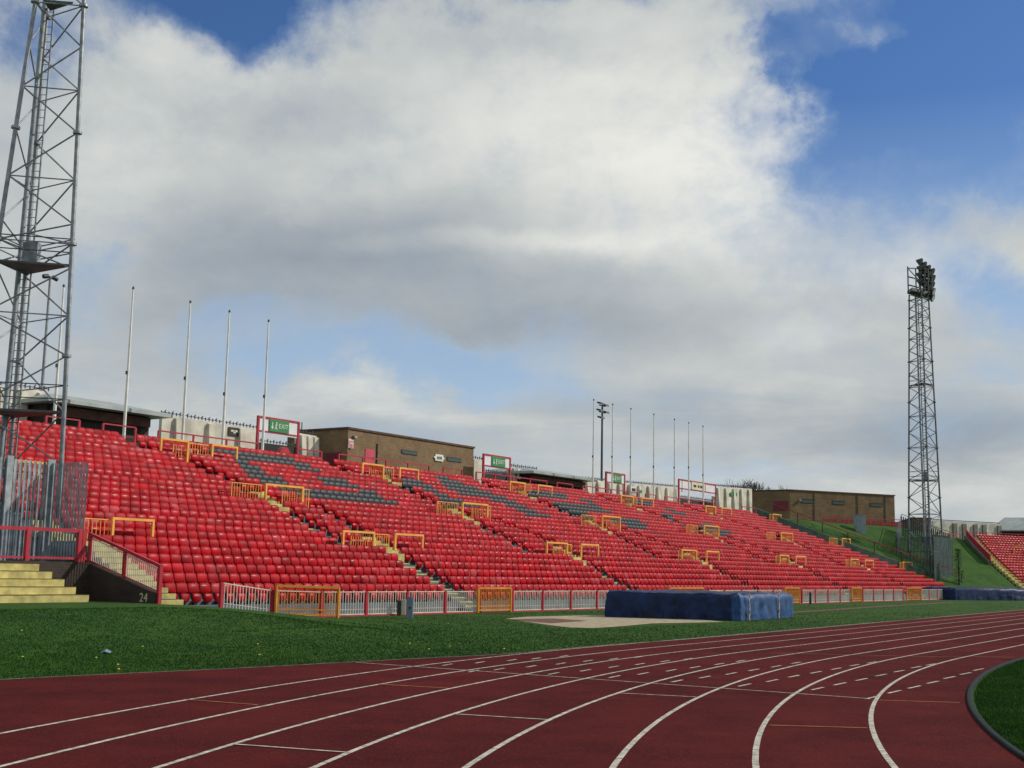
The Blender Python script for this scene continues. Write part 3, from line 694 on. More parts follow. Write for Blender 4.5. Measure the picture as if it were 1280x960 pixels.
# water post and the standpipe beside it
P = Vector(onz(512, 773, 0)); 
t = thing('service_post', 'slim blue-grey post standing on the grass in front of the fence', 'post', P)
one(lambda b: b.wbox(P.x-.12, P.x+.12, P.y-.1, P.y+.1, -.1, .84), 'post_body', 'post_blue', t)
one(lambda b: b.tube((P.x, P.y-.13, .42), (P.x, P.y-.09, .42), .05), 'valve', 'fitting_dark', t)
Q = W(onn(503, 765, 33.6)[0], 33.6)
t = thing('service_box', 'small dark box with pale panel beside the blue-grey post', 'box', Q)
def sb(b): b.wbox(Q.x-.22, Q.x-.06, Q.y-.1, Q.y+.1, -.05, .62)
one(sb, 'box_body', 'fitting_dark', t); one(lambda b: b.wbox(Q.x-.055, Q.x+.14, Q.y-.06, Q.y+.06, .05, .66), 'side_panel', 'wall_concrete', t)
for x, y, lab in ((1013, 755.4, 'dark stub post in front of the fence right of the tall blue cover'), (1117, 751.3, 'thin blue-grey post in front of the far fence')):
    P = Vector(onz(x, y, 0)); o = one(lambda b: (b.tube((P.x, P.y, -.1), (P.x, P.y, .8), .09, .08, 8), b.tube((P.x, P.y, .8), (P.x, P.y, .86), .12, .05, 8)), 'bollard', 'fitting_dark' if x < 1100 else 'post_blue'); tag(o, lab, 'post')

# ---------------------------------------------------------------- left end: steps, brown retaining wall, railings, palisade
ZP = 1.95
pl = one(lambda b: b.box(2, 29.65, 37.7, 46.2, -.2, ZP), 'raised_platform', 'terrace_concrete'); tag(pl, 'raised concrete platform behind the brown wall at the far left', 'platform')
t = thing('wide_steps', 'flight of five wide pale yellow steps below the palisade at the far left', 'steps', W(22, 37, .5))
xs_end = [112, 95, 80, 64, 47]
for j in range(5):
    z0_, z1_ = .3 if j == 0 else .62+.25*j, .62+.25*(j+1); n0 = 35.75+.39*j; e_ = onn(xs_end[j], 735, n0)[0]
    one(lambda b: b.box(4, e_, n0, n0+.41 if j < 4 else 37.48, z0_, z1_-.004), 'step', 'yellow_step', t)
    one(lambda b: b.box(4, e_+.01, n0-.012, n0+.03, z1_-.010, z1_+.006), 'step_nosing', 'step_brown', t)
t = thing('retaining_wall', 'low brown brick retaining wall with a painted number beside the leftmost yellow steps', 'wall', W(29.2, 34, 0))
def rw(b):
    s = 29.65; c0 = .95
    b.hexa([W(s-.3, 34, -.3), W(s, 34, -.3), W(s, 37.7, -.3), W(s-.3, 37.7, -.3), W(s-.3, 34, c0), W(s, 34, c0), W(s, 37.7, ZP), W(s-.3, 37.7, ZP)])
    b.box(4, s-.301, 37.5, 37.699, -.2, ZP)
    # stepped return beside the wide steps
one(rw, 'brick_wall', 'brick_brown', t)
# its painted number
def text(txt, size, P, xdir, mt, parent=None, name='number', depth=.006):
    cu = bpy.data.curves.new('t', 'FONT'); cu.body = txt; cu.size = size; cu.extrude = depth; cu.align_x = 'CENTER'; cu.align_y = 'CENTER'
    o = bpy.data.objects.new('t', cu); C.objects.link(o); dg = bpy.context.evaluated_depsgraph_get()
    me = bpy.data.meshes.new_from_object(o.evaluated_get(dg)); bpy.data.objects.remove(o)
    X = Vector(xdir).normalized(); Z = Vector((0,0,1)); Y = Z; Zn = X.cross(Y)
    mtx = Matrix(((X.x, Y.x, Zn.x, P[0]), (X.y, Y.y, Zn.y, P[1]), (X.z, Y.z, Zn.z, P[2]), (0,0,0,1)))
    me.transform(mtx); me.materials.clear(); me.materials.append(M[mt])
    o = bpy.data.objects.new(name, me); C.objects.link(o)
    if parent is not None: o.parent = parent; o.matrix_parent_inverse = parent.matrix_basis.inverted()
    return o
# face of the side wall looks along -A: text runs towards -N (left to right for a viewer in front)
nn_face = W(29.34, 34.55, .78)
text('24', .42, nn_face, (-N[0], -N[1], 0), 'sign_cream', t, 'number')
# sloping railing on it
t = thing('sloping_railing', 'dark red handrail with white balusters sloping down beside the leftmost yellow steps', 'railing', W(29.0, 34, .9))
s_ = 29.5
def slope(n): return .95+(ZP-.95)*(n-34)/3.7
one(lambda b: b.bar(W(s_, 33.95, slope(33.95)+.92), W(s_, 37.75, slope(37.75)+.98), .10), 'handrail', 'rail_red', t)
one(lambda b: b.bar(W(s_, 33.95, slope(33.95)+.80), W(s_, 37.75, slope(37.75)+.86), .035), 'upper_bar', 'rail_white', t)
one(lambda b: b.bar(W(s_, 33.95, slope(33.95)+.06), W(s_, 37.75, slope(37.75)+.06), .035), 'lower_bar', 'rail_red', t)
for n in (33.98, 35.8, 37.7): one(lambda b: b.bar(W(s_, n, -.05 if n < 34 else slope(n)), W(s_, n, slope(n)+.93), .13), 'post', 'rail_red', t)
one(lambda b: [b.bar(W(s_, 34.1+.10*j, slope(34.1+.1*j)+.06), W(s_, 34.1+.1*j, slope(34.1+.1*j)+.81), .02) for j in range(36)], 'balusters', 'rail_white', t)
# level railing on the platform edge
t = thing('level_railing', 'dark red level railing along the platform in front of the palisade', 'railing', W(20, 38.2, ZP))
def lr(b):
    for z, w in ((ZP+1.08, .12), (ZP+.12, .07)): b.bar(W(10, 37.62, z), W(29.3, 37.62, z), w)
one(lr, 'rails', 'rail_red', t)
for x in (103, 98, 33, -30):
    s = onn(x, 690, 37.62)[0]; one(lambda b: b.bar(W(s, 37.62, ZP), W(s, 37.62, ZP+1.1), .15), 'post', 'rail_red', t)
# palisade
t = thing('palisade_fence', 'tall grey steel palisade round the foot of the left floodlight mast', 'fence', W(20, 40, ZP), 'palisade compounds round the floodlight masts')
pn_ = 40.2; pa, pb = onn(-60, 620, pn_)[0], onn(60, 620, pn_)[0]; pd = W(onn(105.5, 640, 38.25)[0], 38.25); PT = onn(60, 577, pn_)[1]
def pal(b, P, Q, z0, z1, step, w, mi=0, tip=.12):
    P, Q = Vector(P), Vector(Q); L_ = (Q-P).length; k_ = int(L_/step); d = (Q-P)/L_
    for i in range(k_+1):
        p = P+d*(i*step); hh = z1
        b.add([p-d*w/2+Vector((0,0,z0)), p-d*w/4+Vector((N[0]*.02, N[1]*.02, z0)), p+d*w/4+Vector((N[0]*.02, N[1]*.02, z0)), p+d*w/2+Vector((0,0,z0)),
               p-d*w/2+Vector((0,0,hh-tip)), p-d*w/4+Vector((N[0]*.02, N[1]*.02, hh)), p+d*w/4+Vector((N[0]*.02, N[1]*.02, hh)), p+d*w/2+Vector((0,0,hh-tip))], [(0,1,5,4), (1,2,6,5), (2,3,7,6)])
one(lambda b: pal(b, W(pa, pn_), W(pb, pn_), ZP+.05, PT, .20, .145), 'front_pales', 'palisade_grey', t)
one(lambda b: pal(b, W(pb, pn_), pd, ZP+.05, PT-.05, .15, .105, tip=.03), 'side_pales', 'palisade_grey', t)
def prl(b):
    for z in (ZP+.45, (ZP+PT)/2, PT-.45): b.bar(W(pa, pn_+.06, z), W(pb, pn_+.06, z), .05)
one(prl, 'horizontal_rails', 'galv_dark', t)
for s, w in ((pb, .32), (onn(8, 620, pn_)[0], .25), (onn(-50, 620, pn_)[0], .2)): one(lambda b: b.box(s-w/2, s+w/2, pn_-.10, pn_-.02, ZP, PT+.08), 'gate_post', 'palisade_grey', t)

# ---------------------------------------------------------------- floodlight masts
def mast(name, label, legs0, legs1, z0, z1, levels, r_leg, r_br, platforms, seed, xb=False, mt='galvanised'):
    """legs0/legs1: three xy points at z0 / z1"""
    c = (Vector(legs0[0])+Vector(legs0[1])+Vector(legs0[2]))/3; zat_top = z1-9 if not xb else 1e9
    t = thing(name, label, 'floodlight mast', (c.x, c.y, z0), 'floodlight masts')
    def P(i, z):
        u = (z-z0)/(z1-z0); a = Vector((*legs0[i], 0)); b_ = Vector((*legs1[i], 0)); p = a.lerp(b_, u); p.z = z; return p
    for i in range(3):
        def lg(b):
            b.tube(P(i, z0-.4), P(i, z1), r_leg, r_leg*.85, 10)
            for z in levels[::3]: b.tube(P(i, z-.05), P(i, z+.05), r_leg*1.9, k=10)
        one(lg, 'leg', mt, t)
    def br(b):
        for f, (i, j) in enumerate(((0,1),(1,2),(2,0))):
            for k_ in range(len(levels)-1):
                za, zb = levels[k_], levels[k_+1]
                if k_ % 2 == 0: b.tube(P(i, za), P(j, zb), r_br, k=6)
                if k_ % 2: b.tube(P(j, za), P(i, zb), r_br, k=6)
                if xb and f == 0: b.tube(P(j, za) if k_ % 2 == 0 else P(i, za), P(i, zb) if k_ % 2 == 0 else P(j, zb), r_br*.8, k=6)
                if k_ % 2 == 0: b.tube(P(i, za), P(j, za), r_br*.8, k=6)
    one(br, 'bracing', mt, t)
    for z, box in platforms:
        def pf(b):
            a, b_, c_ = P(0, z), P(1, z), P(2, z); m_ = (a+b_+c_)/3
            pts = [m_+(p-m_)*(1.04 if z < zat_top else .62) for p in (a, b_, c_)]
            b.add([p for p in pts]+[p+Vector((0,0,.08)) for p in pts], [(0,1,2), (5,4,3), (0,1,4,3), (1,2,5,4), (2,0,3,5)])
            for zz in (.55, 1.1):
                for p, q_ in ((0,1),(1,2),(2,0)): b.bar(pts[p]+Vector((0,0,zz)), pts[q_]+Vector((0,0,zz)), .04)
        one(pf, 'platform', 'galv_dark', t)
        if box:
            m_ = (P(0, z)+P(1, z)+P(2, z))/3
            one(lambda b: b.wbox(m_.x-.30, m_.x+.30, m_.y-.2, m_.y+.2, z+.1, z+1.0), 'control_box', 'palisade_grey', t)
    def lad(b):
        a0, a1 = P(2, z0)*.82+P(0, z0)*.10+P(1, z0)*.08, P(2, z1)*.72+P(0, z1)*.20+P(1, z1)*.08
        d = Vector((CR[0], CR[1], 0))*.22
        b.tube(a0-d, a1-d, r_br*1.1, k=6); b.tube(a0+d, a1+d, r_br*1.1, k=6)
        k_ = int((z1-z0)/.32)
        for i in range(k_): p = a0.lerp(a1, i/k_); b.tube(p-d, p+d, r_br*.5, k=5, cap=False)
    one(lad, 'ladder', mt, t)
    one(lambda b: b.tube((P(0, z0)*.22+P(2, z0)*.78)+Vector((0,0,-.2)), P(0, z1)*.50+P(2, z1)*.50, r_leg*1.1, k=8), 'cable_duct', 'palisade_grey', t)
    return t, P
# near mast: the right leg and left leg follow the photograph, the third stands behind
D1 = 52.6
legs0 = [xyD(-65, 700, D1), xyD(71, 700, D1-.4), xyD(2, 700, D1+2.6)]
z_top = 31.
def top_pts():
    out = []
    for xy, D in (((45, 0), D1), ((105, 0), D1-.4), ((60, 0), D1+1.4)):
        p = np.array(xyD(*xy, D)); out.append(p)
    z = H + ray(70, 0)[2]*D1/math.hypot(*ray(70, 0)[:2]); return out, z
tp0, zt0 = top_pts(); u_ = (z_top-ZP)/(zt0-ZP)
legs1 = [tuple(np.array(a)+(b_-np.array(a))*u_) for a, b_ in zip(legs0, tp0)]
def zat(y, D=D1, x=60): d = ray(x, y); return H + d[2]*D/math.hypot(d[0], d[1])
lv = [zat(y) for y in (690, 580, 515, 445, 395, 335, 305, 280, 225, 165, 112, 57, 5)]; lv += [lv[-1]+1.8, lv[-1]+3.6]
mast('floodlight_mast', 'near galvanised lattice floodlight mast rising out of the frame at the left', legs0, legs1, ZP, z_top, lv, .095, .034,
     [(zat(333), True), (zat(517), False), (zat(1), False)], 1)
# far mast
D2 = 150.
zb2 = 3.6; cx2 = xyD(1158, 700, D2)
lg0 = [xyD(1135.5, 690, D2), xyD(1179, 690, D2), xyD(1163, 690, D2-2.6)]
lg1 = [xyD(1136.5, 368, D2), xyD(1160.5, 368, D2), xyD(1152, 368, D2-1.6)]
z12 = H + ray(1150, 368)[2]*D2/math.hypot(*ray(1150, 368)[:2])
def z2(y): d = ray(1155, y); return H + d[2]*D2/math.hypot(d[0], d[1])
lv2 = [z2(y) for y in (690, 664, 643, 622, 600, 580, 560, 541, 521, 503, 484, 468, 452, 438, 424, 410, 397, 386, 375, 368)]
t2, P2 = mast('floodlight_mast', 'far galvanised lattice floodlight mast with a bank of lamps on top', lg0, lg1, zb2, z12, lv2, .10, .045,
     [(z2(602), True), (z2(482), False)], 2, xb=True, mt='galv_mid')
# head frame and lamps
hl = [Vector((*xyD(x, 350, D2+dd), 0)) for x, dd in ((1135, -1.5), (1163, 2.0))]
zb, zt = z2(369), z2(338)
def head(b):
    L0, R0_ = hl; mid = L0.lerp(R0_, .5); bk = Vector((*xyD(1150, 350, D2+2.5), 0))
    for z in (zb, zb+(zt-zb)*.33, zb+(zt-zb)*.66, zt):
        b.bar(Vector((L0.x, L0.y, z)), Vector((mid.x, mid.y, z+.3 if z == zt else z)), .12); b.bar(Vector((mid.x, mid.y, z)), Vector((R0_.x, R0_.y, z)), .10)
    for p in (L0, L0.lerp(R0_, .35), mid, L0.lerp(R0_, .75), R0_): b.bar(Vector((p.x, p.y, zb-.1)), Vector((p.x, p.y, zt+.2)), .12)
    b.bar(Vector((L0.x, L0.y, zb)), Vector((mid.x, mid.y, zb+1.1)), .08); b.bar(Vector((L0.x, L0.y, zt)), Vector((mid.x, mid.y, zt-1.1)), .08)
    pts = [Vector((L0.x, L0.y, zb)), Vector((R0_.x, R0_.y, zb)), Vector((bk.x, bk.y, zb))]
    b.add([Vector((L0.x, L0.y-1.4, zb)), Vector((R0_.x, R0_.y-1.4, zb)), Vector((R0_.x, R0_.y+.4, zb)), Vector((L0.x, L0.y+.4, zb)),
           Vector((L0.x, L0.y-1.4, zb+.35)), Vector((R0_.x, R0_.y-1.4, zb+.35)), Vector((R0_.x, R0_.y+.4, zb+.35)), Vector((L0.x, L0.y+.4, zb+.35))],
          [(0,1,2,3), (4,5,6,7), (0,1,5,4), (1,2,6,5), (2,3,7,6), (3,0,4,7)])
one(head, 'head_frame', 'galv_dark', t2)
td = Vector((.8, -.6, -.45)).normalized()
for r_ in range(5):
    for c_ in range(4):
        x = 1150.5+c_*5.0 + (r_ % 2)*.8; y = 330+r_*8.3+c_*3.1 - (0 if r_ else 0)
        if r_ == 4 and c_ < 1: continue
        p = Vector((*xyD(x, y, D2-1.2+c_*.5), z2(y)))
        l = MB(); l.tube(p-td*.35, p, .20, .42, 10); l.tube(p, p+td*.1, .45, .45, 10); l.tube(p-td*.5, p-td*.35, .12, .2, 8)
        lo_ = l.build('floodlight', 'lamp_housing', t2)
        if (r_, c_) in ((3, 3), (4, 3)): one(lambda b: b.tube(p+td*.10, p+td*.14, .36, k=10), 'lamp_glass', 'lamp_glass', lo_)
one(lambda b: [b.tube(Vector((*xyD(1151+q_*4.6, 366, D2-1), zb+.3)), Vector((*xyD(1151+q_*4.6, 330+q_*5, D2-1), z2(330+q_*5))), .07, k=6) for q_ in range(4)], 'lamp_rack', 'galv_dark', t2)
# palisade round the far mast, following the bank
t = thing('palisade_fence', 'blue-grey palisade compound on the grass bank round the far floodlight mast', 'fence', (cx2[0], cx2[1], zb2), 'palisade compounds round the floodlight masts')
cor = [xyD(1121, 700, 146), xyD(1167, 700, 141.5), xyD(1191, 700, 147), xyD(1188, 690, 158), xyD(1128, 690, 158)]
def pal2(b, p, q_):
    p, q_ = np.array(p), np.array(q_); L_ = np.linalg.norm(q_-p); k_ = int(L_/.22)
    for i in range(k_+1):
        c = p+(q_-p)*i/k_; d = (q_-p)/L_*.065; s, n = sn(c); z = gz(s, n); zt_ = max(z+2.0, 6.3)
        b.add([(c[0]-d[0], c[1]-d[1], z-.2), (c[0]+d[0], c[1]+d[1], z-.2), (c[0]+d[0], c[1]+d[1], zt_), (c[0], c[1], zt_+.12), (c[0]-d[0], c[1]-d[1], zt_)], [(0,1,2,3,4)])
    for hh in (.5, 2.3):
        for i in range(8):
            c0, c1 = p+(q_-p)*i/8, p+(q_-p)*(i+1)/8; b.bar((c0[0], c0[1], gz(*sn(c0))+hh), (c1[0], c1[1], gz(*sn(c1))+hh), .06)
for i in range(5): one(lambda b: pal2(b, cor[i], cor[(i+1) % 5]), 'pale_panel', 'palisade_blue', t)

# ---------------------------------------------------------------- back walls, buildings
ZT = 7.9
def spikes(b, s0, s1, n, z0, z1):
    k_ = int((s1-s0)/.28)
    b.bar(W(s0, n, z0+.16), W(s1, n, z1+.16), .04)
    for i in range(k_+1):
        u = i/k_; s = s0+(s1-s0)*u; z = z0+(z1-z0)*u
        b.bar(W(s, n, z+.05), W(s, n, z+.24), .05); 
        if i % 2: b.bar(W(s-.06, n, z+.20), W(s+.06, n, z+.30), .045)
def cwall(px0, y0, px1, y1, label, ribs, n=58., zbase=None):
    s0, za = onn(px0, y0, n); s1, zb_ = onn(px1, y1, n); t = thing('concrete_wall', label, 'wall', W(s0, n, ZT), 'pale concrete walls along the top of the stand')
    def bd(b): b.hexa([W(s0,n,ZT-1), W(s1,n,ZT-1), W(s1,n+.25,ZT-1), W(s0,n+.25,ZT-1), W(s0,n,za), W(s1,n,zb_), W(s1,n+.25,zb_), W(s0,n+.25,za)])
    one(bd, 'wall_slab', 'wall_concrete', t)
    if ribs:
        def rb(b):
            k_ = max(1, round((s1-s0)/ribs))
            for i in range(k_+1):
                s = s0+(s1-s0)*(i+.35)/(k_+1)*1.0; z = za+(zb_-za)*(s-s0)/(s1-s0)
                b.hexa([W(s, n-.45, ZT-1), W(s+.42, n-.45, ZT-1), W(s+.42, n-.002, ZT-1), W(s, n-.002, ZT-1), W(s, n-.20, z-.15), W(s+.42, n-.20, z-.15), W(s+.42, n-.002, z-.1), W(s, n-.002, z-.1)])
        one(rb, 'buttresses', 'wall_concrete', t)
    one(lambda b: spikes(b, s0, s1, n+.1, za, zb_), 'spikes', 'spike_metal', t)
    return t, s0, s1
cw0, _, _ = cwall(-10, 481, 62, 490, 'short pale concrete wall behind the near floodlight mast', 2.2)
cw1, _, _ = cwall(203, 518, 322, 537, 'pale concrete wall with a small dark board, between the leftmost kiosk and the first exit sign', 3.2)
cw2, _, _ = cwall(372, 541, 396, 545, 'narrow pale concrete wall right of the first exit sign', 1.2)
cw3, _, _ = cwall(593, 574, 606, 576, 'sliver of pale concrete wall right of the near brick building', 0)
cw4, _, _ = cwall(636, 583, 672, 588, 'pale concrete wall with a white-framed notice beside the middle kiosk', 2.)
cw5, _, _ = cwall(727, 599, 850, 610, 'longest pale concrete wall, behind the right group of flagpoles', 2.2)
cw6, _, _ = cwall(892, 608, 940, 611, 'pale concrete wall just left of the far brick building', 2.6)
def board(px0, py0, px1, py1, n, mt, parent, name='notice_board', th=.05):
    s0, z1_ = onn(px0, py0, n); s1, z0_ = onn(px1, py1, n); return one(lambda b: b.box(s0, s1, n-th, n, z0_, z1_), name, mt, parent), s0, s1, z0_, z1_
o, s0, s1, z0_, z1_ = board(285.5, 533.5, 299, 546, 57.98, 'sign_black', cw1)
one(lambda b: (b.box(s0+.18, s1-.18, 57.915, 57.928, z1_-.28, z1_-.16), b.box((s0+s1)/2-.09, (s0+s1)/2+.09, 57.915, 57.928, z0_+.16, z0_+.36)), 'lettering', 'sign_cream', cw1)
o, s0, s1, z0_, z1_ = board(647, 585.5, 658.5, 600, 57.5, 'sign_white', cw4)
one(lambda b: b.box(s0+.2, s1-.2, 57.43, 57.448, z0_+.2, z1_-.4), 'picture', 'sign_black', cw4)
one(lambda b: (b.box(s0+.2, s1-.2, 57.43, 57.448, z1_-.30, z1_-.2), b.box((s0+s1)/2-.05, (s0+s1)/2+.12, 57.41, 57.428, z0_+.35, z1_-.6)), 'lettering', 'sign_green', cw4)
o, s0, s1, z0_, z1_ = board(788.5, 608, 794.5, 616.5, 57.5, 'sign_white', cw5)
one(lambda b: b.box(s0+.12, s1-.12, 57.43, 57.448, z0_+.15, z1_-.15), 'picture', 'sign_black', cw5)
for x in (800, 909, 1195): pass
one(lambda b: b.box(*[onn(v, 610, 57.5)[0] for v in (799.5, 802)], 57.45, 57.5, 9.55, 9.85), 'small_sign', 'sign_green', cw5)
one(lambda b: b.box(*[onn(v, 617, 57.9)[0] for v in (913, 921)], 57.85, 57.9, onn(917, 620, 57.9)[1], onn(917, 615.5, 57.9)[1]), 'small_sign', 'sign_green', cw6)

# brick buildings
def brick_building(name, label, F0, F1, depth, zb_, zt_, dirn=None):
    F0, F1 = Vector(F0), Vector(F1); F0.z = F1.z = 0; a = (F1-F0).normalized(); o_ = Vector((-a.y, a.x, 0)); dvec = dirn or o_
    t = thing(name, label, 'building', (F0.x, F0.y, zb_), 'brick buildings along the top of the bank'); th = .25
    B0, B1 = F0+dvec*depth, F1+dvec*depth
    def wl(b):
        for p, q_ in ((F0, F1), (F1, B1), (B1, B0), (B0, F0)):
            pass
        b.hexa([Vector((p.x, p.y, zb_-1.5)) for p in (F0, F1, B1, B0)]+[Vector((p.x, p.y, zt_)) for p in (F0, F1, B1, B0)])
    one(wl, 'walls', 'brick_tan', t)
    def rf(b):
        e_ = .08; P_ = [F0-a*e_-dvec*e_, F1+a*e_-dvec*e_, B1+a*e_+dvec*e_, B0-a*e_+dvec*e_]
        b.hexa([Vector((p.x, p.y, zt_+.003)) for p in P_]+[Vector((p.x, p.y, zt_+.14)) for p in P_])
    one(rf, 'roof_coping', 'fascia_rust', t)
    def on_face(u0, u1, z0_, z1_, name, mt, off=.04, parent=t, base=F0, ax=a, out=None):
        out = out or -dvec
        p, q_ = base+ax*u0, base+ax*u1
        return one(lambda b: b.hexa([Vector((v.x, v.y, z)) for z in (z0_, z1_) for v in (p, q_, q_+out*off, p+out*off)]), name, mt, parent)
    return t, on_face, a, dvec
nB = 56.
f0 = W(onn(435, 540, nB)[0], nB); f1 = W(onn(592, 565, nB)[0], nB)
t, face, a_, dv = brick_building('brick_building', 'flat-roofed tan brick building with a red door, left of the second exit sign', f0, f1, 5.5, ZT, 11.1)
s00 = onn(435, 540, nB)[0]
def uz(x, y): s, z = onn(x, y, nB); return s-s00, z
def feat(x0, y0, x1, y1, name, mt, off=.04, par=None):
    u0, z1_ = uz(x0, y0); u1, _ = uz(x1, y0); _, z0_ = uz(x0, y1); return face(u0, u1, z0_, z1_, name, mt, off, par or t)
d_ = feat(456.5, 561, 468, 584, 'door', 'door_red'); feat(465.5, 572, 466.5, 573.5, 'handle', 'fitting_dark', .10, d_)
for x0, y0, x1, y1 in ((502, 562.2, 521, 566.6), (559, 571.4, 576, 575.8)):
    w_ = feat(x0-.5, y0-.8, x1+.5, y1+.4, 'window', 'frame_dark', .03); feat(x0+.3, y0+.8, x1-.3, y1-.1, 'pane', 'window_glass', .05, w_)
sg = feat(432.8+2.5, 548.3, 441.5, 560, 'wall_sign', 'sign_white', .06); feat(435.8, 550.5, 441, 559.5, 'red_panel', 'sign_pink', .075, sg)
u0, z0_ = uz(438, 557.5)
one(lambda b: (b.bar(Vector(f0)+a_*(u0)-dv*.085+Vector((0,0,z0_-.22)), Vector(f0)+a_*(u0)-dv*.085+Vector((0,0,z0_+.15)), .07, .02), b.bar(Vector(f0)+a_*(u0-.14)-dv*.085+Vector((0,0,z0_+.15)), Vector(f0)+a_*(u0+.14)-dv*.085+Vector((0,0,z0_+.15)), .02, .08)), 'sign_symbol', 'sign_white', sg)
# lozenge sign
u0, zc = uz(541.5, 569.3); u1, _ = uz(555, 571.2); c_ = Vector(f0)+a_*((u0+u1)/2)-dv*.03; hw = (u1-u0)/2
def loz(b):
    pts = [(-1,0),(-.72,.13),(-.72,.24),(.72,.24),(.72,.13),(1,0),(.72,-.13),(.72,-.24),(-.72,-.24),(-.72,-.13)]
    f = [c_+a_*(x_*hw)+Vector((0,0,zc+y_-.12)) for x_, y_ in pts]; b.add(f+[p-dv*.05 for p in f], [tuple(range(10)), tuple(range(19, 9, -1))]+[(i, (i+1) % 10, 10+(i+1) % 10, 10+i) for i in range(10)])
lz = one(loz, 'arrow_sign', 'sign_white', t)
one(lambda b: [b.bar(c_-dv*.056+a_*(x_*hw)+Vector((0,0,zc-.24)), c_-dv*.056+a_*(x_*hw)+Vector((0,0,zc-.02)), .09, .012) for x_ in (-.35, -.12, .12, .35)], 'lettering', 'sign_green', lz)
feat(440.5, 544.5, 444, 547.5, 'wall_lamp', 'galvanised', .2)
# end face with its large dark red door
bx0 = Vector(f0); ax = dv
def endf(v0, v1, z0_, z1_, name, mt, off, par): return face(v0, v1, z0_, z1_, name, mt, off, par, bx0, ax, -a_)
dd = endf(.55, 3.4, ZT, 9.55, 'double_door', 'door_dark_red', .05, t); endf(1.9, 1.98, ZT+.9, ZT+1.15, 'handle', 'galvanised', .11, dd)
one(lambda b: b.bar(Vector(f0)+dv*4.2+Vector((0,0,11.2)), Vector(f0)+dv*4.2+Vector((0,0,11.75)), .05), 'vent_pipe', 'fitting_dark', t)
one(lambda b: b.bar(Vector(f0)+a_*3.05-dv*.05+Vector((0,0,8.2)), Vector(f0)+a_*3.05-dv*.05+Vector((0,0,10.4)), .06), 'downpipe', 'frame_dark', t)

ZB2 = 12.5
g0 = Vector(onz(987, 613, ZB2)); g1 = Vector(onz(1118, 620, ZB2)); bk_ = Vector(onz(938, 614.3, ZB2)); g0.z = g1.z = bk_.z = 0
dpt = (bk_-g0).length
t, face2, a2, dv2 = brick_building('brick_building', 'longer flat-roofed tan brick building on the grass bank beside the far mast', g0, g1, dpt, 8.0, ZB2, (bk_-g0).normalized())
LL = (g1-g0).length
def px2(x, y):
    d = ray(x, y)[:2]; # intersect with face line
    M_ = np.array([[a2.x, -d[0]], [a2.y, -d[1]]]); u, tt = np.linalg.solve(M_, [-g0.x, -g0.y]); return float(u), H+ray(x, y)[2]*tt
for x0, y0, x1, y1 in ((1001, 624, 1017, 628), (1040, 626.2, 1056, 630), (1087, 629, 1103, 632.6)):
    u0, z1_ = px2(x0, y0); u1, _ = px2(x1, y0); _, z0_ = px2(x0, y1)
    w_ = face2(u0, u1, z0_-.05, z1_+.08, 'window', 'frame_dark', .03, t); face2(u0+.12, u1-.08, z0_, z1_-.12, 'pane', 'window_glass', .05, w_)
face2(px2(998, 625)[0], px2(1000, 625)[0], 11.2, 11.5, 'wall_lamp', 'galvanised', .2, t)
e0 = .05*dpt
face2(.3, 2.2, 10.0, 11.2, 'red_shutter', 'door_dark_red', .05, t, g0, dv2, -a2)
for u in (.22, .63, .9): face2(LL*u, LL*u+.08, 8., 12.4, 'downpipe', 'frame_dark', .06, t)
# hut to the right of it
h0 = Vector(onz(1120, 652, 9.6)); h1 = Vector(onz(1140, 649.5, 9.6)); h0.z = h1.z = 0; ha = (h1-h0).normalized(); ho = Vector((-ha.y, ha.x, 0))
t = thing('brick_hut', 'small brown brick hut tucked between the far brick building and the far mast', 'hut', (h0.x, h0.y, 7))
def hut(b):
    P_ = [h0, h1, h1+ho*2.5, h0+ho*2.5]; b.hexa([Vector((p.x, p.y, 6)) for p in P_]+[Vector((p.x, p.y, z)) for p, z in zip(P_, (9.3, 9.75, 9.75, 9.3))])
one(hut, 'walls', 'brick_tan', t)
def hutr(b):
    P_ = [h0-ha*.2-ho*.1, h1+ha*.1-ho*.1, h1+ha*.1+ho*2.6, h0-ha*.2+ho*2.6]; b.hexa([Vector((p.x, p.y, z)) for p, z in zip(P_, (9.304, 9.754, 9.754, 9.304))]+[Vector((p.x, p.y, z+.15)) for p, z in zip(P_, (9.3, 9.75, 9.75, 9.3))])
one(hutr, 'roof', 'frame_dark', t)
# red railing and reddish low wall in front of the far building
t = thing('bank_railing', 'red railing across the grass bank in front of the far brick building', 'railing', (g0.x, g0.y, 8))
fo = -dv2*1.0; r0_ = g0+a2*LL*.24-Vector((-a2.y, a2.x, 0))*1.6; r1_ = g1-Vector((-a2.y, a2.x, 0))*1.6
one(lambda b: [b.bar(r0_+Vector((0,0,z)), r1_+Vector((0,0,z)), .08) for z in (9.35, 8.8)], 'rails', 'rail_red', t)
for i in range(8): p = r0_.lerp(r1_, i/7); one(lambda b: b.bar(p+Vector((0,0,7.6)), p+Vector((0,0,9.35)), .10), 'post', 'rail_red', t)
o = one(lambda b: b.hexa([Vector((p.x, p.y, z)) for z in (7.5, 9.1) for p in (r0_+Vector((.2,.5,0)), r1_+Vector((.2,.5,0)), r1_+Vector((.1,.7,0)), r0_+Vector((.1,.7,0)))]), 'boundary_wall', 'fascia_rust'); o.data.materials.clear(); mat('faded_red_wall', (.24, .055, .04), .85, var=.2); o.data.materials.append(M['faded_red_wall']); tag(o, 'faded red low wall along the front of the far brick building', 'wall')
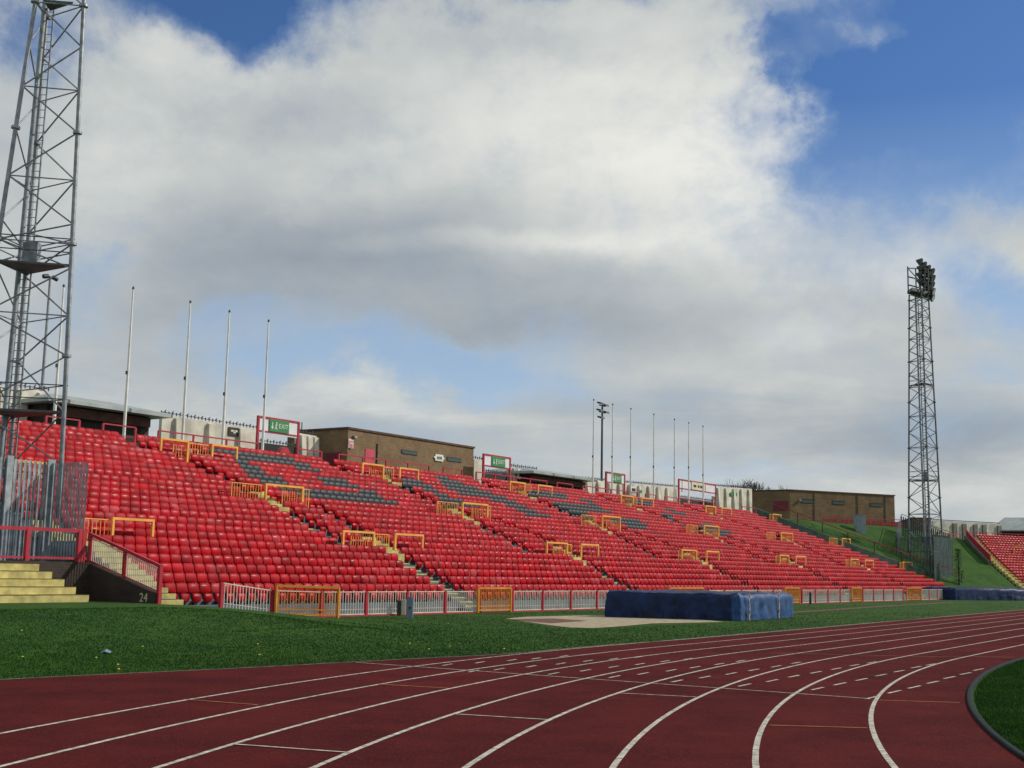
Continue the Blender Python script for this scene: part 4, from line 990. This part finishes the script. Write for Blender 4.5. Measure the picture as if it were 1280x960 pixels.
# grey cabinet on the bank
K = Vector((*xyD(1075, 667, 150.5), 0)); K.z = gz(*sn(K)); t = thing('equipment_cabinet', 'pale grey metal cabinet on the grass bank in front of the far brick building', 'cabinet', K)
one(lambda b: b.wbox(K.x-.55, K.x+.55, K.y-.5, K.y+.5, K.z-.4, K.z+1.8), 'cabinet_body', 'cabinet_grey', t)
one(lambda b: b.wbox(K.x-.48, K.x+.48, K.y-.54, K.y-.501, K.z+.1, K.z+1.65), 'door', 'cabinet_grey', t); one(lambda b: b.wbox(K.x-.62, K.x+.62, K.y-.57, K.y+.57, K.z+1.803, K.z+1.9), 'lid', 'galvanised', t)

# kiosks: shallow metal roof over a dark shuttered front
def kiosk(label, F0, F1, zroof, zfl, depth, hip=1.2, rh=.72, gname_='dark kiosks with pale metal roofs'):
    F0, F1 = Vector(F0), Vector(F1); a = (F1-F0).normalized(); o_ = Vector((-a.y, a.x, 0)); t = thing('kiosk', label, 'kiosk', (F0.x, F0.y, zfl), gname_)
    def V(p, z): return Vector((p.x, p.y, z))
    def bd(b):
        P_ = [F0+a*.3+o_*.9, F1-a*.3+o_*.9, F1-a*.3+o_*depth, F0+a*.3+o_*depth]; b.hexa([V(p, zfl-1) for p in P_]+[V(p, zroof-.02) for p in P_])
    one(bd, 'walls', 'dark_timber', t)
    def sh(b):
        P_ = [F0+a*.9+o_*.84, F1-a*.9+o_*.84, F1-a*.9+o_*.896, F0+a*.9+o_*.896]; b.hexa([V(p, zfl) for p in P_]+[V(p, zroof-.75) for p in P_])
    one(sh, 'shutter', 'dark_shutter', t)
    def fs(b):
        P_ = [F0+a*.5+o_*.55, F1-a*.5+o_*.55, F1-a*.5+o_*.85, F0+a*.5+o_*.85]; b.hexa([V(p, zroof-.7) for p in P_]+[V(p, zroof-.2) for p in P_])
    one(fs, 'fascia', 'fascia_rust', t)
    def rf(b):
        z = zroof; e = [F0-a*.4-o_*.2, F1+a*.4-o_*.2, F1+a*.4+o_*(depth+.3), F0-a*.4+o_*(depth+.3)]
        r = [F0+a*hip+o_*(depth*.55), F1-a*hip+o_*(depth*.55)]
        vs = [V(p, z-.10) for p in e]+[V(p, z+.10) for p in e]+[V(r[0], z+rh), V(r[1], z+rh)]
        b.add(vs, [(0,1,5,4), (1,2,6,5), (2,3,7,6), (3,0,4,7), (0,3,2,1), (4,5,9,8), (6,7,8,9), (5,6,9), (7,4,8)])
    one(rf, 'roof', 'roof_metal', t); return t
F0 = W(onn(66, 497, 55.6)[0], 55.6); F1 = W(onn(206, 517, 55.6)[0], 55.6)
kiosk('leftmost kiosk with pale metal roof and dark front, behind the first flagpoles', F0, F1, 10.18, ZT, 5., 1.6)
F0 = W(onn(668, 590, 56.)[0], 56.); F1 = W(onn(742, 600, 56.)[0], 56.)
kiosk('middle kiosk with pale metal roof, left of the tall lamp column', F0, F1, 9.95, ZT, 5.5, 1.5)
K0 = Vector(onz(1239, 664, 10.1)); K1 = Vector(onz(1330, 664, 10.1)); K0.z = K1.z = 0
kiosk('farthest kiosk with metal roof, behind the distant stand at the right edge', K0, K1, 10.2, 6.5, 9., 1.2, 2.4)

# flagpoles
left_p = [(68,520,None),(155,541,359),(228,550,377),(278,557,389),(328,563,402)]; right_p = [(741,616,502),(765,620,508),(788,621,513),(817,625,519),(843,629,526),(861,632,530),(879,633,535)]
for grp, P_ in (('left', left_p), ('right', right_p)):
    for i, (x, y, yt) in enumerate(P_):
        s, z = onn(x, y, 53.5); place = ('leftmost' if i == 0 else ordw(i+1)) + (' in the left group' if grp == 'left' else ' in the far right-hand group')
        lab = f'tall white flagpole without flag, {place}' if not (grp == 'left' and i == 0) else 'tall white flagpole half hidden behind the near floodlight mast'
        t = thing('flagpole', lab, 'flagpole', W(s, 53.5, ZT), 'bare white flagpoles at the top of the stand')
        zt_ = 16.35 if not (grp == 'left' and i == 0) else 15.6
        one(lambda b: b.tube(W(s, 53.5, ZT-.05), W(s, 53.5, zt_), .088, .042, 10), 'pole', 'pole_white', t)
        one(lambda b: (b.tube(W(s, 53.5, zt_), W(s, 53.5, zt_+.13), .075, .045, 8)), 'cap', 'fitting_dark', t)
        one(lambda b: b.box(s-.13, s-.06, 53.44, 53.54, 11.5+.25*(i % 3), 11.68+.25*(i % 3)), 'cleat', 'fitting_dark', t)
        one(lambda b: b.box(s-.16, s+.16, 53.34, 53.66, ZT, ZT+.06), 'base_plate', 'galvanised', t)

# exit frames
def exit_frame(x0, x1, ytop, label, sx, green=True, right_div=False, ztop=10.85, n=55.):
    s0, s1 = onn(x0, ytop, n)[0], onn(x1, ytop, n)[0]; t = thing('sign_gantry', label, 'sign frame', W((s0+s1)/2, n, ZT), 'red framed exits along the top of the stand')
    def fr3(b):
        for s in (s0, s1): b.bar(W(s, n, ZT-.1), W(s, n, ztop), .14)
        b.bar(W(s0-.07, n, ztop), W(s1+.07, n, ztop), .12); b.bar(W(s0, n, ztop-.85), W(s1, n, ztop-.85), .09)
        if right_div: b.bar(W(s0+(s1-s0)*.71, n, ztop-.85), W(s0+(s1-s0)*.71, n, ztop), .08)
    one(fr3, 'frame', 'rail_red', t)
    a, c = s0+(s1-s0)*sx[0], s0+(s1-s0)*sx[1]
    sg = one(lambda b: b.box(a, c, n-.09, n-.065, ztop-.80, ztop-.06), 'sign_panel', 'sign_green' if green else 'sign_cream', t)
    h = .74; w = c-a; m_ = (a+c)/2; zc = ztop-.43; f = n-.099
    if green:
        # arrow, running figure, EXIT
        def ar(b):
            s = a+w*.13; b.box(s-.03, s+.03, f-.004, f+.004, zc-.08, zc+.2)
            b.add([W(s-.12, f, zc-.06), W(s+.12, f, zc-.06), W(s, f, zc-.24), W(s-.12, f+.008, zc-.06), W(s+.12, f+.008, zc-.06), W(s, f+.008, zc-.24)], [(0,1,2), (5,4,3), (0,1,4,3), (1,2,5,4), (2,0,3,5)])
        one(ar, 'arrow', 'sign_white', sg)
        def fg(b):
            s = a+w*.33; b.tube(W(s+.02, f-.004, zc+.19), W(s+.02, f+.004, zc+.19), .055, k=8)
            b.bar(W(s, f, zc+.12), W(s-.03, f, zc-.05), .10, .008, up=(-N[0], -N[1], 0)); b.bar(W(s-.03, f, zc-.05), W(s+.09, f, zc-.24), .05, .008, up=(-N[0], -N[1], 0))
            b.bar(W(s-.03, f, zc-.05), W(s-.12, f, zc-.22), .05, .008, up=(-N[0], -N[1], 0)); b.bar(W(s-.10, f, zc+.0), W(s+.11, f, zc+.06), .04, .008, up=(-N[0], -N[1], 0))
        one(fg, 'running_figure', 'sign_white', sg)
        text('EXIT', w*.245, W(a+w*.70, f, zc), (A[0], A[1], 0), 'sign_white', sg, 'lettering', .003)
    else:
        one(lambda b: [b.box(a+w*u0, a+w*u1, f-.004, f+.004, zc-.12, zc+.12) for u0, u1 in ((.14, .34), (.46, .58), (.64, .84))], 'lettering', 'frame_dark', sg)
    one(lambda b: b.box(s0+.08, s1-.08, n-.02, n+.01, ztop-.80, ztop-.07), 'upper_panel', 'panel_white', t)
    one(lambda b: b.box(s0+.08, s1-.08, n-.02, n+.01, 9.86, ztop-.90), 'lower_panel', 'panel_lilac', t)
    return t, s0, s1
exit_frame(323, 373.5, 521, 'leftmost red frame with green EXIT sign, beside the fourth tall flagpole', (.26, .74))
exit_frame(604.5, 637.5, 567, 'second red frame with green EXIT sign, right of the near brick building', (.29, .79), ztop=10.62)
exit_frame(757.5, 780.5, 590, 'third red frame with green EXIT sign, right of the tall lamp column', (.30, .80), ztop=10.68)
exit_frame(848.5, 894, 601.5, 'widest red frame with a cream sign among the right-hand flagpoles', (.32, .68), green=False, right_div=True, ztop=11.05)
# the gates behind the frames: dark gate with spikes, sky above
for x0, x1, lab in ((324, 372, 'dark exit gate under the leftmost EXIT sign'), (605, 637, 'dark exit gate under the second EXIT sign'), (758, 780, 'dark exit gate under the third EXIT sign'), (849, 893, 'dark exit gate under the cream sign')):
    s0, s1 = onn(x0, 560, 58.1)[0], onn(x1, 560, 58.1)[0]
    t = thing('exit_gate', lab, 'gate', W((s0+s1)/2, 58.1, ZT), 'dark gates behind the red exit frames')
    one(lambda b: b.box(s0-.1, s1+.1, 58.1, 58.2, ZT-.5, 9.72), 'gate_leaf', 'dark_shutter', t)
    one(lambda b: spikes(b, s0-.1, s1+.1, 58.15, 9.70, 9.70), 'spikes', 'spike_metal', t)
    one(lambda b: b.box(s0, s1, 56.9, 57.0, ZT, ZT+.85), 'low_barrier', 'rail_red', t)
# small red ticket hatch behind first frame
s0 = onn(349, 560, 56.)[0]; o = one(lambda b: (b.box(s0, s0+.9, 55.9, 56.2, ZT, 8.9), b.tube(W(s0+.45, 55.9, 8.9), W(s0+.45, 56.2, 8.9), .45, k=16)), 'red_hatch', 'rail_red'); tag(o, 'round-topped red hatch under the leftmost EXIT sign', 'hatch')

# red crowd rails on the top walkway
def crowd_rail(x0, x1, label, k_=None, n=53.0, h=1.05, z=ZT):
    s0, s1 = onn(x0, 560, n)[0], onn(x1, 560, n)[0]; t = thing('crowd_rail', label, 'railing', W(s0, n, z), 'red crowd rails above the top row')
    one(lambda b: (b.bar(W(s0, n, z+h), W(s1, n, z+h), .07), b.bar(W(s0, n, z+h*.5), W(s1, n, z+h*.5), .035)), 'rails', 'rail_red', t)
    k_ = k_ or max(2, int((s1-s0)/2.2)+1)
    for i in range(k_): s = s0+(s1-s0)*i/(k_-1); one(lambda b: b.bar(W(s, n, z), W(s, n, z+h), .09), 'post', 'rail_red', t)
for x0, x1, lab in ((55, 97, 'red rail right of the near floodlight mast'), (127, 168, 'short red rail at the first tall flagpole'), (197, 322, 'long red rail in front of the wall with the dark board'), (372, 402, 'short red rail right of the leftmost EXIT sign'),
                    (424, 537, 'long red rail in front of the near brick building'), (555, 578, 'short red rail at the right end of the near brick building'), (596, 684, 'long red rail under the second EXIT sign'), (697, 716, 'short red rail in front of the middle kiosk'),
                    (729, 797, 'red rail under the third EXIT sign'), (807, 820, 'short red rail between the right-hand flagpoles'), (831, 893, 'red rail under the cream sign'), (927, 944, 'red rail at the top right corner of the stand')):
    crowd_rail(x0, x1, lab)

# lamp column behind the wall
s, _ = onn(752, 600, 66.); n_ = 66.
t = thing('lamp_column', 'tall slim dark lamp column with five floodlights behind the wall', 'lamp column', W(s, n_, 4)); zt_ = onn(750.5, 503, n_)[1]
one(lambda b: b.tube(W(s, n_, 4), W(s, n_, zt_), .16, .10, 10), 'column', 'galv_dark', t)
one(lambda b: (b.bar(W(s-.65, n_, zt_-.3), W(s+.65, n_, zt_-.3), .1), b.bar(W(s-.65, n_, zt_-1.0), W(s+.65, n_, zt_-1.0), .1)), 'crossarms', 'galv_dark', t)
for ds, dz in ((-.5, -.1), (.48, -.18), (-.62, -.85), (.56, -.92), (-.4, -1.6)):
    one(lambda b: b.hexa([W(s+ds-.35, n_-.35, zt_+dz-.18), W(s+ds+.35, n_-.35, zt_+dz-.18), W(s+ds+.3, n_+.2, zt_+dz), W(s+ds-.3, n_+.2, zt_+dz), W(s+ds-.35, n_-.3, zt_+dz+.05), W(s+ds+.35, n_-.3, zt_+dz+.05), W(s+ds+.25, n_+.2, zt_+dz+.18), W(s+ds-.25, n_+.2, zt_+dz+.18)]), 'floodlight', 'fitting_dark', t)
# slim column seen through the near mast
s, _ = onn(50, 520, 60.); zt_ = onn(53, 343, 60.)[1]; t = thing('lamp_column', 'slim grey column with twin lamps seen through the near mast', 'lamp column', W(s, 60, 7))
one(lambda b: b.tube(W(s, 60, 7), W(s, 60, zt_), .11, .07, 8), 'column', 'galvanised', t)
one(lambda b: (b.tube(W(s-.45, 60, zt_-.1), W(s-.15, 60, zt_-.02), .13, k=8), b.tube(W(s+.15, 60, zt_-.02), W(s+.45, 60, zt_-.1), .13, k=8)), 'lamps', 'fitting_dark', t)

# ---------------------------------------------------------------- far stand on the bend
t = thing('seating_terrace', 'distant curved red-seated terrace beyond the grass bank at the right edge', 'grandstand', W(*far_pt(0, rad(22)), 0))
def farT(b):
    for i in range(FR):
        ths = [far_edge(i)+ (rad(37)-far_edge(i))*j/24 for j in range(25)]
        for t0, t1 in zip(ths[:-1], ths[1:]):
            def Q(r, th, z): return W(ARC[0]+r*math.sin(th), ARC[1]+r*math.cos(th), z)
            r0_, r1_ = 93.2+TREAD*UU(i), 93.2+TREAD*UU(i+1) if i < FR-1 else 118.; zl = rz(i-1) if i else 0.
            b.add([Q(r0_,t0,zl), Q(r0_,t1,zl), Q(r0_,t1,rz(i)), Q(r0_,t0,rz(i)), Q(r1_,t1,rz(i)), Q(r1_,t0,rz(i))], [(0,1,2,3), (3,2,4,5)])
one(farT, 'concrete_steps', 'terrace_concrete', t)
def farst(b):
    for i in range(FR):
        th = far_edge(i); r = 93.7+TREAD*UU(i)
        def Q(r, th, z): return W(ARC[0]+r*math.sin(th), ARC[1]+r*math.cos(th), z)
        w = 1.5/r
        for k_ in range(2):
            z = rz(i)-RISE/2+RISE/2*k_+.01; ra, rb_ = r-.5-.38*(1-k_), r-.5+.38*k_
            b.hexa([Q(ra,th,z-.3), Q(ra,th+w,z-.3), Q(rb_,th+w,z-.3), Q(rb_,th,z-.3), Q(ra,th,z), Q(ra,th+w,z), Q(rb_,th+w,z), Q(rb_,th,z)])
one(farst, 'aisle_steps', 'yellow_step', t)
t = thing('stair_wall', 'red railed wall sloping down beside the yellow stairs of the distant stand', 'wall', W(*far_pt(10, far_edge(10)), 4))
def fw_(b, lo, hi, th_=.12):
    for i in range(10, FR):
        a, c = far_pt(i, far_edge(i)-.004), far_pt(i+1, far_edge(i+1)-.004); P_, Q_ = W(*a, rz(i)), W(*c, rz(i+1)); d = (Q_-P_); d.z = 0; o_ = Vector((-d.y, d.x, 0)).normalized()*th_
        b.hexa([P_+Vector((0,0,lo)), P_+o_+Vector((0,0,lo)), Q_+o_+Vector((0,0,lo)), Q_+Vector((0,0,lo)), P_+Vector((0,0,hi)), P_+o_+Vector((0,0,hi)), Q_+o_+Vector((0,0,hi)), Q_+Vector((0,0,hi))])
one(lambda b: fw_(b, -.6, .35, .25), 'wall_base', 'parapet_grey', t); one(lambda b: fw_(b, 1.05, 1.2), 'handrail', 'rail_red', t)
def balu(b):
    for i in range(10, FR):
        for u in (0, .33, .66):
            x_ = far_pt(i+u, far_edge(i+u)-.004); b.bar(W(*x_, rz(i+u)+.3), W(*x_, rz(i+u)+1.1), .14)
one(balu, 'balusters', 'rail_red', t)
# far crowd rail and barrier
t = thing('crowd_rail', 'distant red rail above the top row of the right-edge stand', 'railing', W(*far_pt(21, rad(27)), rz(20)), 'red crowd rails above the top row')
def fr4(b):
    for j in range(20):
        a, c = far_pt(22.5, rad(24.8+.6*j)), far_pt(22.5, rad(24.8+.6*(j+1)))
        zf = rz(20)
        for h in (1.1, .6): b.bar(W(*a, zf+h), W(*c, zf+h), .08)
        b.bar(W(*a, zf), W(*a, zf+1.1), .08)
one(fr4, 'rails', 'rail_red', t)
P_ = xyD(1262, 697, 166); s, n = sn(P_); 
ths = math.atan2(s-ARC[0], n-ARC[1]); a, c = far_pt(13, ths), far_pt(13, ths+.022)
t = thing('yellow_barrier', 'small yellow barrier on the distant stand at the right edge', 'barrier', W(*a, rz(13)), 'yellow barriers at the gangways')
one(lambda b: (b.bar(W(*a, rz(13)), W(*a, rz(13)+1.3), .1), b.bar(W(*c, rz(13)), W(*c, rz(13)+1.3), .1), b.bar(W(*a, rz(13)+1.3), W(*c, rz(13)+1.3), .1)), 'frame', 'rail_yellow', t)
# far concrete wall with dark slots
q0, q1 = Vector(onz(1166, 650.5, 11.3)), Vector(onz(1250, 655, 11.3)); q0.z = q1.z = 0; qa = (q1-q0).normalized(); qo = Vector((-qa.y, qa.x, 0))
t = thing('concrete_wall', 'distant pale concrete wall with dark slots right of the far mast', 'wall', (q0.x, q0.y, 8), 'pale concrete walls along the top of the stand')
one(lambda b: b.hexa([Vector((p.x, p.y, z)) for z in (6.5, 11.3) for p in (q0, q1, q1+qo*.3, q0+qo*.3)]), 'wall_slab', 'wall_concrete', t)
Lq = (q1-q0).length
for u in (.28, .42, .585, .72, .95): one(lambda b: b.hexa([Vector((p.x, p.y, z)) for z in (7.5, 11.0) for p in (q0+qa*Lq*u-qo*.25, q0+qa*(Lq*u+.9)-qo*.25, q0+qa*(Lq*u+.9)-qo*.003, q0+qa*Lq*u-qo*.003)]), 'dark_buttress', 'rib_concrete', t)
one(lambda b: b.bar(q0+Vector((0,0,11.45)), q1+Vector((0,0,11.45)), .12), 'spikes', 'spike_metal', t)
r0_, r1_ = Vector(onz(1140, 663, 8.9)), Vector(onz(1200, 668, 8.9))
t = thing('bank_railing', 'red railing behind the far floodlight mast', 'railing', r0_)
one(lambda b: (b.bar(r0_, r1_, .1), b.bar(r0_-Vector((0,0,.5)), r1_-Vector((0,0,.5)), .07)), 'rails', 'rail_red', t)
for i in range(5): p = r0_.lerp(r1_, i/4); one(lambda b: b.bar(p-Vector((0,0,1.4)), p, .1), 'post', 'rail_red', t)

# thin dark conifer on the bank
P_ = Vector((*xyD(1198, 700, 144), 0)); s, n = sn(P_); P_.z = gz(s, n)
t = thing('conifer', 'thin dark young conifer on the grass bank right of the far palisade', 'tree', P_)
one(lambda b: b.tube(P_-Vector((0,0,.2)), P_+Vector((0,0,3.6)), .09, .03, 6), 'trunk', 'bark', t)
def cf(b):
    for i in range(520):
        h = random.random()**.8*3.7; r = (.16+.30*(1-h/3.9))*random.uniform(.4, 1.2); a = random.uniform(0, 6.283); c = P_+Vector((math.cos(a)*r, math.sin(a)*r, h+.1)); l = random.uniform(.06, .16)
        d = Vector((math.cos(a), math.sin(a), random.uniform(-.5, .4))).normalized()*l*1.6; e_ = Vector((-math.sin(a), math.cos(a), random.uniform(-.4, .4)))*l*.5
        b.add([c-e_, c+d, c+e_, c-d*.3], [(0,1,2,3)])
one(cf, 'crown', 'cypress_leaf', t)

# bare trees behind the wall
def bare_tree(x, ytop, D, label, seed, spread=1.):
    random.seed(seed); q = xyD(x, 600, D); zt_ = H + ray(x, ytop)[2]*D/math.hypot(*ray(x, ytop)[:2]); base = Vector((q[0], q[1], 4.)); Ht = zt_-4.
    t = thing('bare_tree', label, 'tree', base, 'leafless trees behind the wall')
    tr_ = MB(); cr_ = MB(); tr_.tube(base, base+Vector((0,0,Ht*.45)), .22, .15, 7)
    def grow(b, p, d, l, r, dep):
        q_ = p+d*l; b.tube(p, q_, r, r*.65, 4 if dep < 3 else 5, cap=False)
        if dep == 0: return
        for i in range(3 if dep > 1 else 2):
            v = Vector((random.uniform(-1, 1), random.uniform(-1, 1), random.uniform(.1, 1.1))).normalized(); grow(b, q_-d*l*random.uniform(0, .35), (d*.75+v*.65*spread).normalized(), l*random.uniform(.6, .85), max(.022, r*.55), dep-1)
    for i in range(6): grow(cr_, base+Vector((0,0,Ht*(.3+.025*i))), Vector((random.uniform(-1,1), random.uniform(-1,1), 1.2)).normalized(), Ht*.20, .10, 5)
    tr_.build('trunk', 'bark', t); cr_.build('branches', 'bark', t)
bare_tree(931, 597, 170, 'bare twiggy tree behind the wall left of the far brick building, left one', 3)
bare_tree(945, 601, 175, 'bare twiggy tree behind the wall, nearest the far brick building', 5)
bare_tree(972, 607, 190, 'low bare tree top showing over the far brick building roof', 8, 1.2)
random.seed(11)

# ---------------------------------------------------------------- blue covers on the grass
def cover_mat(corners, ht, label, grp, mats, droop_end=None, wr=.05, seed=1):
    """draped rectangular cover. corners: four xy, front-left, front-right, back-right, back-left"""
    c = [Vector((*p[:2], 0)) for p in corners]; NX, NY, NZ = 110, 40, 14
    import mathutils
    def pt(u, v): return (c[0].lerp(c[1], u)).lerp(c[3].lerp(c[2], u), v)
    def hz_(u, v):
        h = ht
        if droop_end: h *= 1-smooth(droop_end[0], 1., u)*droop_end[1]
        p = pt(u, v); h += wr*.9*mathutils.noise.noise(Vector((p.x*.9, p.y*.9, seed)))+ wr*.5*mathutils.noise.noise(Vector((p.x*3, p.y*3, seed)))
        return h
    vs, fs, mi = [], [], []
    ring = []
    # walk outline: front, right, back, left
    def edge_pts():
        out = []
        for i in range(NX): out.append((i/NX, 0))
        for i in range(NY): out.append((1, i/NY))
        for i in range(NX): out.append((1-i/NX, 1))
        for i in range(NY): out.append((0, 1-i/NY))
        return out
    E_ = edge_pts(); n_ = len(E_); cen = pt(.5, .5)
    b = MB()
    for j in range(NZ+1):
        w = j/NZ
        for k_, (u, v) in enumerate(E_):
            p = pt(u, v); o_ = (p-cen); o_.z = 0; o_ = o_.normalized(); h = hz_(u, v)
            fold = mathutils.noise.noise(Vector((p.x*1.6, p.y*1.6, seed+3+w*.5)))*wr*1.5*(1.1-w*.6) + (abs(mathutils.noise.noise(Vector((p.x*3.4, p.y*3.4, seed+w*1.3))))-.2)*wr*1.5*(1.15-w*.7) + mathutils.noise.noise(Vector((p.x*5, p.y*5, seed+w*7)))*wr*.35
            rnd = -.10*max(0, (w-.82)/.18)**2
            q_ = p+o_*(fold+.05*(1-w)+rnd); b.v.append((q_.x, q_.y, .03+(h-.03)*w if j else .012))
    for j in range(NZ):
        for k_ in range(n_): a0 = j*n_+k_; a1 = j*n_+(k_+1) % n_; b.f.append([a0, a1, a1+n_, a0+n_]); b.m.append(1 if (E_[k_][0] > .93 and E_[k_][1] == 0 and len(mats) > 1) or (E_[k_][0] == 1 and len(mats) > 1) else 0); b.sm.append(True)  # second material: right end coloured lighter to stand in for sun on it
    # top
    base = len(b.v)
    for i in range(NX+1):
        for j in range(NY+1):
            u, v = i/NX, j/NY; p = pt(u, v); m_ = min(min(u, 1-u)*NX, min(v, 1-v)*NY); o_ = (p-cen).normalized()
            q_ = p-o_*(.10 if m_ < 1 else 0); b.v.append((q_.x, q_.y, hz_(u, v)+(.0 if m_ < 1 else .04+wr*1.2*mathutils.noise.noise(Vector((p.x*1.2, p.y*1.2, seed+9))))))
    for i in range(NX):
        for j in range(NY): a0 = base+i*(NY+1)+j; b.f.append([a0, a0+NY+1, a0+NY+2, a0+1]); b.m.append(0); b.sm.append(True)
    t = thing('mat_cover', label, 'mat cover', c[0], grp); b.build('tarpaulin', mats, t, recalc=False); return t, c, pt
fl_ = onz(757, 771.3); fr_ = onz(925, 776.3); frr = onz(990, 772.3)
bdir = Vector((N[0]+.45*A[0], N[1]+.45*A[1], 0)).normalized()
c0, c1 = Vector((*fl_[:2], 0)), Vector((*fr_[:2], 0)); c2 = Vector((*frr[:2], 0))
rd = (c2-c1); 
t, cc, pt_ = cover_mat([c0, c1, c2, c0+rd*.95], 1.10, 'tall dark blue tarpaulin cover over a landing mat, beside the sand', 'blue covers over the jump mats', ['tarp_blue', 'tarp_blue_sunlit'], None, .075, 2)
side = (c2-c1)
def strap(u):
    p = c1+side*u; nrm = Vector((side.y, -side.x, 0)).normalized()*.12
    def f(b):
        pr = None
        for k_ in range(9):
            z = 1.14-k_*.14; q_ = p+nrm*(1+.15*math.sin(k_*1.7))+side.normalized()*.05*math.sin(k_*2.3); q_.z = max(.02, z)
            if pr is not None: b.tube(pr, q_, .035, k=6)
            pr = q_
    one(f, 'strap', 'rope', t)
strap(.12); strap(.68)
one(lambda b: [b.tube(c0.lerp(c1, u)+Vector((0,-.12,-.02)), c0.lerp(c1, u)+Vector((0,-.09,.28)), .02, k=5) for u in (.05, .14, .33, .42, .52)], 'ground_pegs', 'fitting_dark', t)
# sloping tail of the same cover, over a lower mat, is its own cover
e0_, e1_ = c1+side*1.0, c2
f0_, f1_ = Vector(onz(1193, 750.2)), Vector(onz(1360, 751.5)); f0_.z = f1_.z = 0; bb = Vector((-(f1_-f0_).y, (f1_-f0_).x, 0)).normalized()*5.5
cover_mat([f0_, f1_, f1_+bb, f0_+bb], 1.12, 'low dark blue cover at the right edge, far down the straight', 'blue covers over the jump mats', ['tarp_blue'], None, .10, 7)
